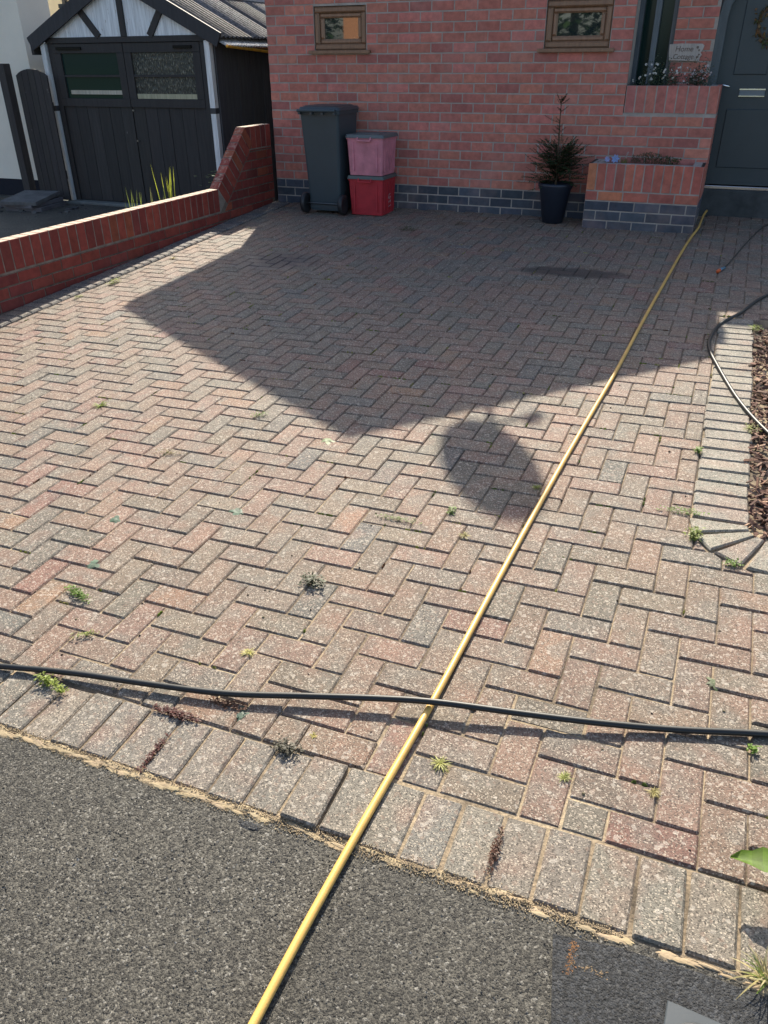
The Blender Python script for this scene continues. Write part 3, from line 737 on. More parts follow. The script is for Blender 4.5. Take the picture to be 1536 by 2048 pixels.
REDB = [((.44, .13, .095), 6), ((.48, .15, .10), 4), ((.40, .125, .095), 3), ((.55, .2, .10), 1)]
npl = 12; soldier_row(low, PX0, npl, (PX1-PX0)/npl, .088, PZT, PYF, REDB)
for r in (-3, -2, -1, 0):
    zc = (r+.5)*BC; pal, nm = (BLUE, 'plinth_brick') if r < 0 else (REDB, 'brick')
    a = PX0-(.0 if r % 2 else .112)
    while a < PX1-.02:
        p, q = max(a, PX0)+.0055, min(a+BP, PX1)-.0055
        if q-p > .03: inst(nm, brick_mesh(round(q-p, 3), BC-MJ, pal, 'q'+nm), low, Matrix.Translation(((p+q)/2, PYF, zc)) @ RX)
        a += BP
    for sgn, xx in ((-1, PX0), (1, PX1)):   # returns
        for (p, q) in ((PYF+.005, PYF+.20), (PYF+.212, -.014)):
            M = Matrix.Translation((xx, (p+q)/2, zc)) @ Matrix.Rotation(math.radians(90*sgn), 4, 'Z') @ RX
            inst(nm, brick_mesh(round(q-p, 3), BC-MJ, pal, 'q'+nm), low, M)
for sgn, xx in ((-1, PX0), (1, PX1)):
    for i in range(4):
        yy = PYF+.053+i*.095
        inst('brick', brick_mesh(.078, .222, REDB, 's'), low, Matrix.Translation((xx, yy, (.088+PZT)/2)) @ Matrix.Rotation(math.radians(90*sgn), 4, 'Z') @ RX)
mb = MB(); b = MB(); mb.box(PX0+.1, PX1-.1, PYF+.1, -.012, .1, .285, 0, None, (.05, .035, .025)); obj('soil', mb, M_soil, low)
up = thing('brick_planter', 'raised red brick planter of white flowers in the recess beside the door', 'planter', (2.4, .2, .7))
mb = MB(); mb.box(1.996, 2.786, 0.0, .09, .701, .921); mb.box(2.70, 2.786, .09, .455, .1, .921); mb.box(1.996, 2.70, .09, .455, .5, .87, 0, None, (.05, .04, .03)); obj('wall', mb, M_mortar, up)
soldier_row(up, 1.996, 9, .794/9, .702, .925, YF, RED_P)
mb = MB(); mb.box(2.0, 2.70, .092, .45, .8705, .885, 0, None, (.05, .035, .025)); obj('soil', mb, M_soil, up)
for i in range(5): inst('brick', brick_mesh(.08, .222, RED_P, 's'), up, Matrix.Translation((2.7895, .045+i*.088, .813)) @ Matrix.Rotation(math.radians(90), 4, 'Z') @ RX)
for r in range(-2, 8):
    for (p, q) in ((.005, .20), (.212, .45)): inst('brick' if r >= 0 else 'plinth_brick', brick_mesh(round(q-p, 3), BC-MJ, RED_P if r >= 0 else BLUE, 'q'), up, Matrix.Translation((2.7935, (p+q)/2, (r+.5)*BC)) @ Matrix.Rotation(math.radians(90), 4, 'Z') @ RX)
mb = MB(); mb.box(2.66, 2.789, .252, .455, -.5, .7); obj('return_wall', mb, M_mortar, up)

# ------------------------------------------------------------------ plants
def leafblade(mb, p, d, L, W, tint, droop=.0, up=Vector((0, 0, 1)), seg=3, notch=0):
    p = Vector(p); d = Vector(d).normalized(); side = d.cross(up)
    if side.length < .1: side = Vector((1, 0, 0))
    side.normalize(); b = len(mb.v)
    for i in range(seg+1):
        t = i/seg; wv = W*math.sin(math.pi*min(.98, t*.85+.12)) if i < seg else W*.04
        c = p+d*L*t+Vector((0, 0, -droop*L*t*t))
        mb.v += [c-side*wv, c+side*wv]
    for i in range(seg): mb.face((b+2*i, b+2*i+1, b+2*i+3, b+2*i+2), tint)
def rosette(x, y, r, n, col, lift=.5, wr=.16, zb=None, base=0):
    mb = MB()
    if wr < .12: n = int(n*2.4); wr *= .5; r *= .8
    z = (gz(x, y) if zb is None else zb)+.001
    for i in range(n):
        a = random.uniform(0, 6.28); e = random.uniform(.1, lift); L = r*random.uniform(.6, 1.15)
        leafblade(mb, (x+random.gauss(0, r*.08), y+random.gauss(0, r*.08), z), (math.cos(a), math.sin(a), e), L, L*wr*random.uniform(.7, 1.3), jit(col, .25), .35)
    return mb
def bushy(x, y, rx, ry, n, col, h=.02, s=.006, ang=0):
    mb = MB()
    for i in range(n):
        px = max(-rx*.95, min(rx*.95, random.gauss(0, rx*.45))); py = max(-ry, min(ry, random.gauss(0, ry*.45))); X = x+px*math.cos(ang)-py*math.sin(ang); Y = y+px*math.sin(ang)+py*math.cos(ang)
        z = gz(X, Y)+random.uniform(0, h); a = random.uniform(0, 6.28)
        leafblade(mb, (X, Y, z), (math.cos(a), math.sin(a), random.uniform(-.2, .8)), s*random.uniform(.8, 2), s*random.uniform(.25, .5), jit(col, .35), .2, seg=2)
    return mb
GR = (.13, .22, .03); YG = (.24, .30, .05); DG = (.05, .09, .025); DRY = (.42, .36, .16); REDM = (.10, .032, .026); BLG = (.13, .2, .14)
random.seed(33)
def snap(v): return min(JX, key=lambda q: abs(q-v))-.001
weeds = [
 ('weed', bushy(-1.40, -3.22, .08, .03, 130, YG, .035, .011, 1.5), 'bright green weed growing against the dark edging strip in the sun'),
 ('weed', bushy(-1.42, -3.62, .06, .02, 60, YG, .02, .008, 1.5), 'low yellow-green weed on the edging strip nearer the road'),
 ('grass_tuft', rosette(-1.38, -2.45, .06, 26, DRY, 1.0, .05), 'dry grass tuft on the edging strip just before the lit wedge narrows'),
 ('weed', bushy(1.39, -6.985, .038, .013, 110, YG, .03, .009), 'leafy yellow-green weed beside the black hose at the left edge'),
 ('weed', bushy(1.455, -7.0, .022, .011, 50, YG, .025, .008), 'small leafy green weed right beside the larger one below the black hose'),
 ('weed', bushy(1.17, -6.60, .07, .015, 150, GR, .02, .008, -.3), 'long bright green mossy weed in the joint near the left edge'),
 ('weed', rosette(1.09, -6.43, .045, 16, BLG, .3, .22), 'grey-green flat weed rosette left of the middle of the drive'),
 ('weed', bushy(.83, -5.58, .08, .02, 70, (.2, .16, .06), .02, .008, .2), 'brownish green weed patch in the sunlit paving on the left'),
 ('grass_tuft', rosette(.12, -5.22, .07, 24, YG, .9, .06), 'yellow grass tuft in the sunlit paving far left'),
 ('weed', bushy(1.925, -6.27, .045, .03, 130, (.06, .075, .035), .03, .010), 'dark little weed in the middle of the sunlit paving'),
 ('weed', bushy(2.20, -6.968, .042, .026, 190, (.075, .07, .045), .022, .007), 'dark purplish weed on the joint below the black hose'),
 ('grass_tuft', rosette(2.245, -6.90, .02, 14, (.45, .40, .10), 1.0, .1), 'tiny yellow grass tuft above the dark purplish weed'),
 ('weed', bushy(1.84, -6.962, .075, .012, 300, REDM, .014, .007, 0), 'reddish sedum strip in the joint above the kerb blocks'),
 ('weed', bushy(snap(1.86), -7.10, .008, .065, 190, REDM, .012, .006, 0), 'narrow red sedum strip running between two kerb blocks'),
 ('weed', bushy(1.96, -6.88, .06, .012, 110, (.15, .07, .04), .014, .007), 'rusty red moss in the joint right under the black hose'),
 ('weed', rosette(2.02, -6.885, .035, 12, BLG, .3, .2), 'grey-green seedling beside the rusty moss under the black hose'),
 ('grass_tuft', rosette(2.60, -6.875, .04, 26, (.38, .38, .10), .8, .07), 'yellow-green grass tuft right of the yellow pipe below the hose'),
 ('grass_tuft', rosette(2.91, -6.81, .03, 24, (.32, .34, .10), 1.1, .08), 'small grass tuft with reddish base in the paving lower right'),
 ('grass_tuft', rosette(3.12, -6.78, .028, 18, (.40, .35, .12), 1.0, .08), 'pale dry tuft at a paver corner right of the reddish one'),
 ('weed', bushy(snap(2.755), -7.07, .008, .06, 190, (.11, .05, .03), .014, .006, 0), 'dark red moss filling a gap between kerb blocks on the right'),
 ('weed', rosette(3.235, -6.33, .035, 14, (.16, .2, .1), .3, .18), 'flat pale green weed near the right edge above the hose'),
 ('weed', bushy(3.34, -6.56, .012, .01, 40, GR, .02, .008), 'tiny bright green sprout just below the hose at the right edge'),
 ('weed', bushy(3.105, -4.85, .012, .02, 60, GR, .025, .010), 'bright green seedling at the left edge of the border halfway down'),
 ('weed', bushy(3.09, -5.40, .10, .012, 110, GR, .02, .008, .0), 'thin green weed line across the border blocks near the corner'),
 ('weed', bushy(3.135, -5.56, .03, .04, 160, (.2, .25, .05), .03, .009), 'yellow-green weed clump at the rounded corner of the border'),
 ('weed', bushy(3.27, -5.71, .03, .012, 60, GR, .02, .009), 'green weed in the wedge gap between the fanned border blocks'),
 ('weed', bushy(3.42, -5.70, .03, .02, 80, (.22, .28, .04), .03, .010), 'green weed at the outer edge of the fanned border blocks'),
 ('weed', bushy(3.33, -3.05, .04, .03, 90, YG, .03, .010), 'yellow-green weed at the top corner of the bark bed'),
 ('weed', bushy(3.32, -4.55, .04, .05, 110, (.25, .27, .08), .02, .009), 'pale green weed spilling from the bark bed beside the hose end'),
 ('weed', bushy(2.06, -5.79, .10, .012, 150, (.14, .19, .04), .012, .006, -.03), 'thin green moss line along the joints near the middle of the drive'),
 ('weed', bushy(2.24, -5.67, .014, .03, 80, GR, .02, .007), 'short upright green weed in a joint right of the moss line'),
 ('grass_tuft', rosette(2.34, -5.82, .04, 22, (.3, .26, .06), .8, .07), 'orange-yellow grass tuft at a paver corner left of the pipe'),
 ('weed', rosette(1.41, -5.93, .045, 16, BLG, .25, .2), 'pale grey-green rosette in the sunlit paving left of centre'),
 ('weed', rosette(.97, -6.14, .04, 14, BLG, .3, .2), 'grey-green rosette farther left among the sunlit pavers'),
 ('grass_tuft', rosette(1.90, -6.665, .035, 26, (.45, .42, .12), .8, .07), 'yellow grass tuft between pavers just above the hose'),
 ('weed', rosette(1.48, -5.24, .05, 14, (.2, .27, .12), .25, .16), 'pale green weed below the tip of the roof shadow'),
 ('weed', bushy(1.02, -5.08, .05, .015, 80, GR, .018, .007, .7), 'green weed in a diagonal joint at the shadow edge'),
 ('weed', bushy(.26, -.96, .12, .05, 150, (.05, .09, .02), .03, .010), 'dark green weed patch in the shade in front of the house wall'),
 ('weed', bushy(.66, -.60, .08, .04, 90, (.05, .09, .02), .03, .009), 'smaller dark green weed patch nearer the house wall'),
 ('grass_tuft', rosette(2.51, -5.38, .035, 18, (.28, .33, .06), 1.2, .07), 'upright green tuft beside the pipe at the edge of the round shadow'),
 ('weed', bushy(1.34, -6.77, .05, .014, 60, (.25, .28, .08), .014, .007, .6), 'small mossy weed below a paver left of centre above the hose'),
]
for nm, mbx, lb in weeds:
    c = sum(mbx.v, Vector())/len(mbx.v); o = obj(nm, mbx, M_leaf, None, base=(c.x, c.y, gz(c.x, c.y))); tag(o, lb, 'weed' if nm == 'weed' else 'grass')
# broad-leaved dock at the lower right edge
dk = thing('dock_plant', 'broad green leaf of a dock plant reaching in at the lower right edge', 'plant', (3.47, -7.0, gz(3.47, -7.0)))
for k, (a0, L, W, z0, dx) in enumerate(((205, .205, .033, .055, 0), (170, .12, .022, .03, .03), (310, .16, .03, .05, .03), (20, .16, .03, .05, .03), (100, .13, .028, .05, .02))):
    mb = MB(); a = math.radians(a0 if k else 183); p0 = Vector((3.49, -6.955, gz(3.47, -6.955)+z0)); d = Vector((math.cos(a), math.sin(a), .12)); sd2 = Vector((-math.sin(a), math.cos(a), 0)); n = 10; b = len(mb.v)
    for i in range(n+1):
        t = i/n; c = p0+d*L*t+Vector((0, 0, .02*math.sin(t*3)-.015*t*t)); wv = W*(math.sin(math.pi*min(1, t*.9+.1))**.6)*(1+.12*math.sin(i*2.1)) if i < n else .002
        mb.v += [c-sd2*wv+Vector((0, 0, .008+.003*math.sin(i*3))), c, c+sd2*wv+Vector((0, 0, .008+.003*math.sin(i*2.3)))]
    for i in range(n):
        for q in (0, 1): mb.face((b+3*i+q, b+3*i+q+1, b+3*i+q+4, b+3*i+q+3), jit((.11, .20, .015), .2))
    obj('leaf', mb, M_leaf, dk, True)
mb = MB(); mb.tube([(3.50, -6.95, gz(3.5, -6.95)), (3.50, -6.955, gz(3.5, -6.95)+.055)], .004, 6, (.12, .06, .04)); obj('stem', mb, M_leaf, dk)
random.seed(4); mb = MB(); gx, gy = 3.372, -7.165
for _ in range(46):
    a = random.uniform(1.2, 4.4); e = random.choice([.2, .5, 1.5, 2.5]); L = random.uniform(.05, .12); leafblade(mb, (gx+random.gauss(0, .006), gy+random.gauss(0, .006), gz(gx, gy)), (math.cos(a), math.sin(a), e), L, .0016, jit(random.choice([DRY, (.5, .45, .25), (.2, .28, .06)]), .2), .4, seg=4)
tag(obj('grass_tuft', mb, M_leaf, None, base=(gx, gy, gz(gx, gy))), 'straw-coloured grass tuft with long dry stems at the road edge on the right', 'grass')

# potted conifer
pot = thing('plant_pot', 'tall dark blue tapered plant pot in front of the wall', 'plant pot', (1.49, -.26, gz(1.49, -.26)))
pz = gz(1.49, -.26)
mb = MB(); mb.lathe([(.095, 0), (.10, .002), (.145, .29), (.165, .33), (.165, .355), (.150, .355), (.145, .33), (.13, .30), (0.001, .30)], 28, (1.49, -.26, pz), (.014, .020, .034)); obj('body', mb, M_plastic, pot, True)
mb = MB(); mb.lathe([(0.001, .318), (.07, .322), (.14, .315)], 20, (1.49, -.26, pz), (.04, .03, .02)); obj('soil', mb, M_soil, pot)
tr = thing('potted_conifer', 'small dark conifer with a thin bare top growing in the blue pot', 'conifer', (1.49, -.26, pz+.32))
mb = MB(); mb.tube([(1.49, -.26, pz+.3), (1.485, -.26, pz+.6), (1.47, -.25, pz+.85), (1.465, -.25, pz+1.08)], .009, 7, (.10, .07, .045), rs=[.012, .009, .006, .003]); obj('trunk', mb, M_bark, tr)
random.seed(12); mb = MB()
def spray(mb, p, d, L, col, n=14, nl=.022):
    p = Vector(p); d = Vector(d).normalized()
    side = d.cross(Vector((0, 0, 1)));
    if side.length < .1: side = Vector((1, 0, 0))
    side.normalize(); mb.tube([p, p+d*L*.6+Vector((0, 0, -.01)), p+d*L], .0015, 3, (.09, .06, .035), cap=False)
    for i in range(n):
        t = (i+.5)/n; c = p+d*L*t
        for s in (-1, 1):
            dd = (side*s+d*.7+Vector((0, 0, random.uniform(-.3, .5)))).normalized(); leafblade(mb, c, dd, nl*random.uniform(.7, 1.3)*(1.1-t*.5), .0075, jit(col, .35), .2, seg=2)
for i in range(210):
    h = random.uniform(.0, .40)**1.0; a = random.uniform(0, 6.28); spread = (.36 if h < .3 else .2)*(1-.5*h); 
    base = Vector((1.485, -.26, pz+.34+h*.7)); e = random.uniform(-.15, .9)
    d = Vector((math.cos(a), math.sin(a)*.75, e)); L = random.uniform(.10, spread)
    spray(mb, base+d*random.uniform(0, .10), d, L, random.choice([(.045, .105, .045), (.075, .12, .05), (.03, .08, .035)]), 12, .03)
for i in range(20):
    h = random.uniform(.62, 1.06); a = random.uniform(0, 6.28); spray(mb, (1.475, -.255, pz+h), (math.cos(a), math.sin(a), .7), random.uniform(.04, .09), (.05, .08, .035), 7, .018)
spray(mb, (1.475, -.255, pz+.86), (-1, -.2, .45), .16, (.05, .08, .035), 12, .02); spray(mb, (1.47, -.25, pz+1.02), (-.5, -.3, .9), .10, (.05, .08, .035), 9, .025); spray(mb, (1.47, -.25, pz+1.03), (.5, -.3, .8), .09, (.05, .08, .035), 9, .025)
obj('foliage', mb, M_leaf, tr, kind='stuff')
# upper planter flowers
random.seed(9)
def flower_clump(cx, cy, z, n, nf, label, col=(.16, .20, .13), fl=(.8, .8, .78), spread=.1, hgt=.1):
    t = thing('flowering_plant', label, 'plant', (cx, cy, z)); mb = MB()
    for _ in range(n):
        x = cx+random.gauss(0, spread*.5); y = cy+random.gauss(0, .04); zz = z+.03+abs(random.gauss(0, hgt*.6)); a = random.uniform(0, 6.28)
        leafblade(mb, (x, y, zz), (math.cos(a), math.sin(a), random.uniform(0, 1.2)), random.uniform(.014, .032), .0065, jit(col, .3), .2, seg=2)
    for _ in range(14):
        x = cx+random.gauss(0, spread*.5); mb.tube([(x, cy, z), (x+random.gauss(0, .01), cy-.01, z+random.uniform(.5, 1)*hgt)], .0012, 3, (.1, .12, .05), cap=False)
    obj('foliage', mb, M_leaf, t, kind='stuff')
    for _ in range(nf):
        x = cx+random.uniform(-spread, spread); y = cy-random.uniform(.0, .05); zz = z+.03+random.uniform(.25, 1.2)*hgt; mb = MB(); r = random.uniform(.007, .012)
        for k in range(6):
            a = k*1.047+random.uniform(-.2, .2); leafblade(mb, (x, y, zz), (math.cos(a), -.35, math.sin(a)), r, r*.4, jit(fl, .08), 0, up=Vector((0, -1, 0)), seg=2)
        mb.lathe([(0, .0), (r*.25, .0), (0, .002)], 5, (0, 0, 0), (.45, .35, .1), Matrix.Translation((x, y-.002, zz)) @ RX)
        obj('flower', mb, M_soft, t)
flower_clump(2.03, .10, .89, 25, 2, 'single small white bloom at the left end of the upper planter', spread=.02, hgt=.05)
flower_clump(2.10, .11, .89, 40, 3, 'few small white blooms second from the left in the upper planter', spread=.03, hgt=.06)
flower_clump(2.19, .12, .89, 330, 16, 'white-flowered clump left of the sign in the upper planter', spread=.07, hgt=.15)
flower_clump(2.34, .13,   .89, 600, 14, 'leafy pale clump with white flowers directly below the sign', spread=.09, hgt=.13)
flower_clump(2.58, .12, .89, 900, 30, 'bushy pinkish white flowering plant at the door end of the upper planter', col=(.15, .17, .12), fl=(.66, .6, .64), spread=.12, hgt=.14)
# lower planter
def blue_flower(x, y, z, label, s=.035, col=(.30, .42, .75)):
    t = thing('blue_flower', label, 'flower', (x, y, z-.05)); mb = MB()
    for k in range(7):
        a = k*.9+random.uniform(-.2, .2); leafblade(mb, (x, y, z), (math.cos(a), -.4, math.sin(a)), s, s*.28, jit(col, .15), 0, up=Vector((0, -1, 0)), seg=3)
    obj('petal', mb, M_soft, t, kind='stuff'); mb = MB(); mb.tube([(x, y+.005, z-.06), (x, y, z)], .002, 5, (.1, .2, .05)); obj('stem', mb, M_leaf, t)
blue_flower(1.95, -.33, .345, 'smaller lilac blue flower at the left of the low planter', .03, (.38, .42, .7)); blue_flower(2.02, -.33, .35, 'larger sky blue flower second from the left in the low planter', .042)
t = thing('hyacinth', 'white flower spike beside the blue flowers in the low planter', 'flower', (2.10, -.31, .29)); mb = MB()
for k in range(46):
    zz = .35+.055*k/46; a = k*2.4; leafblade(mb, (2.105+(zz-.35)*.3, -.31, zz), (math.cos(a), math.sin(a), .4), .014, .004, jit((.72, .72, .68), .1), .2, seg=2)
obj('petal', mb, M_soft, t, kind='stuff'); mb = MB(); mb.tube([(2.09, -.31, .28), (2.105, -.31, .36)], .003, 5, (.2, .25, .08)); obj('stem', mb, M_leaf, t)
mb = MB()
for _ in range(26): a = random.uniform(0, 6.28); leafblade(mb, (2.09+random.gauss(0, .02), -.31, .285), (math.cos(a)*.4, math.sin(a)*.3, 1), random.uniform(.05, .09), .004, jit((.22, .24, .06), .2), .1)
obj('leaf', mb, M_leaf, t, kind='stuff')
t = thing('trailing_plant', 'dull feathery plant filling the middle of the low planter', 'plant', (2.3, -.25, .285)); mb = MB()
for _ in range(900):
    x = random.uniform(2.15, 2.52); a = random.uniform(0, 6.28); leafblade(mb, (x, random.uniform(-.31, -.1), .30+random.uniform(0, .10)*(1-.5*abs(x-2.3)/.2)), (math.cos(a), math.sin(a), random.uniform(0, 1.5)), random.uniform(.014, .035), .004, jit(random.choice([(.10, .10, .05), (.16, .13, .07), (.06, .10, .04)]), .3), .2, seg=2)
obj('foliage', mb, M_leaf, t, kind='stuff')
t = thing('green_seedling', 'bright green leafy sprig towards the right of the low planter', 'plant', (2.54, -.27, .285)); mb = MB()
for _ in range(110): a = random.uniform(0, 6.28); leafblade(mb, (2.54+random.gauss(0, .022), -.27+random.gauss(0, .02), .30+random.uniform(0, .06)), (math.cos(a), math.sin(a), .5), .026, .008, jit((.05, .14, .03), .25), .3, seg=2)
obj('leaf', mb, M_leaf, t, kind='stuff')

# ------------------------------------------------------------------ bin and recycling boxes
bx, by = -.845, -.34; bz = gz(bx, by)
bn = thing('wheelie_bin', 'dark grey wheelie bin standing with its wheels towards the drive', 'wheelie bin', (bx, by, bz)); DB = (.042, .062, .072)
def taper(mb, x0, x1, y0, y1, z0, X0, X1, Y0, Y1, z1, tint, rc=.03, n=3):
    def rr(x0, x1, y0, y1):
        o = []
        for (cx, cy, a0) in ((x1-rc, y1-rc, 0), (x0+rc, y1-rc, 90), (x0+rc, y0+rc, 180), (x1-rc, y0+rc, 270)):
            for k in range(n+1): a = math.radians(a0+90*k/n); o.append((cx+rc*math.cos(a), cy+rc*math.sin(a)))
        return o
    A = rr(x0, x1, y0, y1); B = rr(X0, X1, Y0, Y1); b = len(mb.v); m_ = len(A)
    mb.v += [Vector((q[0], q[1], z0)) for q in A]+[Vector((q[0], q[1], z1)) for q in B]
    for i in range(m_): j = (i+1) % m_; mb.face((b+i, b+j, b+m_+j, b+m_+i), tint)
    mb.face(tuple(b+m_+i for i in range(m_)), tint); mb.face(tuple(b+i for i in reversed(range(m_))), tint)
mb = MB(); taper(mb, bx-.175, bx+.175, by-.15, by+.2, bz+.03, bx-.208, bx+.212, by-.225, by+.25, bz+.93, DB); taper(mb, bx-.222, bx+.226, by-.24, by+.262, bz+.93, bx-.225, bx+.229, by-.243, by+.265, bz+.962, DB, .035)
mb.box(bx-.17, bx+.17, by-.155, by-.10, bz+.05, bz+.16, .01, None, DB); obj('body', mb, M_plastic, bn)
mb = MB(); taper(mb, bx-.23, bx+.235, by-.24, by+.275, bz+.964, bx-.215, bx+.22, by-.225, by+.26, bz+.992, (.045, .06, .07), .04); taper(mb, bx-.20, bx+.20, by-.2, by+.22, bz+.992, bx-.18, bx+.18, by-.18, by+.2, bz+1.005, (.05, .055, .06), .03); obj('lid', mb, M_plastic, bn)
mb = MB(); mb.tube([(bx-.205, by-.275, bz+.965), (bx+.205, by-.275, bz+.965)], .015, 10, DB)
for sx in (-.19, -.06, .06, .19): mb.box(bx+sx-.012, bx+sx+.012, by-.275, by-.235, bz+.93, bz+.975, .003, None, DB)
obj('handle', mb, M_plastic, bn)
for sx in (-1, 1):
    mb = MB(); Mx = Matrix.Translation((bx+sx*.215, by-.17, bz+.1)) @ Matrix.Rotation(math.radians(90), 4, 'Y')
    mb.lathe([(0.001, -.012), (.05, -.018), (.075, -.022), (.098, -.02), (.1, 0), (.098, .02), (.075, .022), (.05, .018), (0.001, .012)], 24, (0, 0, 0), (.02, .02, .022), Mx); obj('wheel', mb, M_rubber, bn, True)
mb = MB(); mb.tube([(bx-.2, by-.17, bz+.1), (bx+.2, by-.17, bz+.1)], .01, 8, (.1, .1, .1)); obj('axle', mb, M_metal, bn)
def rbox(cx, cy, z0, w_, d_, h_, col, lidc, label, g, marks=False):
    t = thing('recycling_box', label, 'storage box', (cx, cy, z0)); mb = MB()
    taper(mb, cx-w_/2*.90, cx+w_/2*.90, cy-d_/2*.90, cy+d_/2*.90, z0, cx-w_/2*.99, cx+w_/2*.99, cy-d_/2*.99, cy+d_/2*.99, z0+h_-.03, col, .02)
    mb.box(cx-w_/2, cx+w_/2, cy-d_/2, cy+d_/2, z0+h_-.03, z0+h_-.018, .002, None, col)
    for s in (-.32, .32): mb.box(cx+s*w_-.008, cx+s*w_+.008, cy-d_/2*.95-.012, cy-d_/2*.9, z0+.04, z0+h_-.05, .003, None, col)
    for k in range(4): mb.box(cx+w_/2*.93, cx+w_/2*.95+.010, cy-d_*.36+k*d_*.22, cy-d_*.36+k*d_*.22+.012, z0+.04, z0+h_-.05, .003, None, col)
    obj('body', mb, M_boxp, t)
    mb = MB(); taper(mb, cx-w_/2-.014, cx+w_/2+.014, cy-d_/2-.014, cy+d_/2+.014, z0+h_-.018, cx-w_/2-.006, cx+w_/2+.006, cy-d_/2-.006, cy+d_/2+.006, z0+h_+.012, lidc, .025)
    mb.box(cx-w_*.3, cx+w_*.3, cy-d_*.3, cy+d_*.3, z0+h_+.012, z0+h_+.018, .003, None, lidc); obj('lid', mb, M_plastic, t)
    mb = MB(); yy = cy-d_/2-.022; mb.bar((cx-.07, yy, z0+h_-.04), (cx+.07, yy, z0+h_-.04), .014, .014, col); mb.bar((cx-.07, yy, z0+h_-.04), (cx-.07, yy+.014, z0+h_-.012), .012, .012, col); mb.bar((cx+.07, yy, z0+h_-.04), (cx+.07, yy+.014, z0+h_-.012), .012, .012, col); obj('clip', mb, M_boxp, t)
    if marks:
        mb = MB(); xx = cx+w_/2*.96+.012
        for (a, b, c, d) in ((-.03, .20, .02, .215), (-.04, .165, -.01, .19), (.0, .16, .03, .185), (-.03, .125, .0, .14), (.01, .12, .03, .145), (-.03, .08, .03, .09)):
            mb.bar((xx-.004, cy+a, z0+b*.9), (xx-.004, cy+c, z0+d*.9), .002, .005, (.5, .38, .38), Vector((1, 0, 0)))
        obj('print', mb, M_matte, t)
M_boxp = mat_generic('faded_plastic', .6, .4, 9, .18, 60, .0004)
rz = gz(-.42, -.28)
rbox(-.395, -.285, rz, .38, .37, .36, (.42, .028, .038), (.07, .095, .09), 'bright red recycling box at the bottom of its stack with faint white print', 0, True)
rbox(-.395, -.285, rz+.377, .395, .38, .36, (.56, .21, .255), (.10, .12, .125), 'faded pink recycling box with grey lid, topmost of its stack', 0)

# ------------------------------------------------------------------ boundary wall (left)
bw = thing('boundary_wall', 'low red brick boundary wall with soldier coping rising towards the house', 'brick wall', (-1.8, -4, -.45))
RW = [((.23, .046, .034), 6), ((.27, .056, .038), 4), ((.19, .042, .034), 3), ((.28, .072, .038), 1)]
def wz(y):      # top of the wall
    if y < -1.12: return .022
    if y < -.52: return .022+(y+1.12)/.6*.52
    return .545
WX = -1.722; WT = .105
random.seed(19)
mb = MB()
yl = [-7.0, -1.12, -.52, 0.0]
b = 0
P = [(-7.0, -1.3), (0, -1.3), (0, .545-.225), (-.52, .545-.225), (-1.12, .022-.225), (-7.0, .022-.225)]
Mw = Matrix(((0, 0, 1, WX-WT+.004), (1, 0, 0, 0), (0, 1, 0, 0), (0, 0, 0, 1)))
mb.prism(P, 0, WT-.008, 0, Mw, (1, 1, 1), True); obj('core', mb, M_mortar_d, bw)
mb = MB(); P = [(-7.0, .022-.2255), (-1.12, .022-.2255), (-.52, .545-.2255), (0, .545-.2255), (0, .54), (-.52, .54), (-1.12, .017), (-7.0, .017)]
mb.prism(P, 0, WT-.008, 0, Mw, (1, 1, 1), True); obj('coping_mortar', mb, M_mortar_m, bw)
RY = Matrix.Rotation(math.radians(90), 4, 'Z') @ RX      # face towards +x
nb = 0
for r in range(0, 9):
    zc = .022-.225-.0425-r*.085
    y = -7.0+(.11 if r % 2 else 0)
    while y < -.02:
        a, b_ = y+.0055, min(y+BP-.0055, -.003); y += BP
        ym = (a+b_)/2
        if zc+.04 < gz(-1.7, ym)-.06: continue
        if b_-a < .04: continue
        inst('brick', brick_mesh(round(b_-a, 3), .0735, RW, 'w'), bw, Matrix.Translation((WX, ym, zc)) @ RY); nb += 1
for r in range(0, 7):          # stepped part, bricks cut to the slope of the coping
    zc = .022-.225+.0425+r*.085
    y = -1.34+(.11 if r % 2 else 0)
    while y < -.05:
        a, b_ = y+.0055, min(y+BP-.0055, -.003); y += BP
        pl = [(a, zc-.0368), (b_, zc-.0368), (b_, zc+.0368), (a, zc+.0368)]
        d_ = Vector((.6, .523)).normalized(); nx, nz = -d_.y, d_.x
        c0 = nx*(-1.12)+nz*.022-.222
        pl = clip(pl, nx, nz, c0)
        if pl: pl = clip(pl, 0, 1, .545-.222)
        if not pl or len(pl) < 3 or area(pl) < .0006: continue
        cy_ = sum(q[0] for q in pl)/len(pl); cz_ = sum(q[1] for q in pl)/len(pl)
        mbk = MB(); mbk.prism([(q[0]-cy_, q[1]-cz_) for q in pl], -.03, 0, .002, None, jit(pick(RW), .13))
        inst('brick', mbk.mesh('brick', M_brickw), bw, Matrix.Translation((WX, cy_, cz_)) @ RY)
s = 0; path = []
segs = [((-7.0, .022), (-1.12, .022)), ((-1.12, .022), (-.52, .545)), ((-.52, .545), (0, .545))]
sold = []
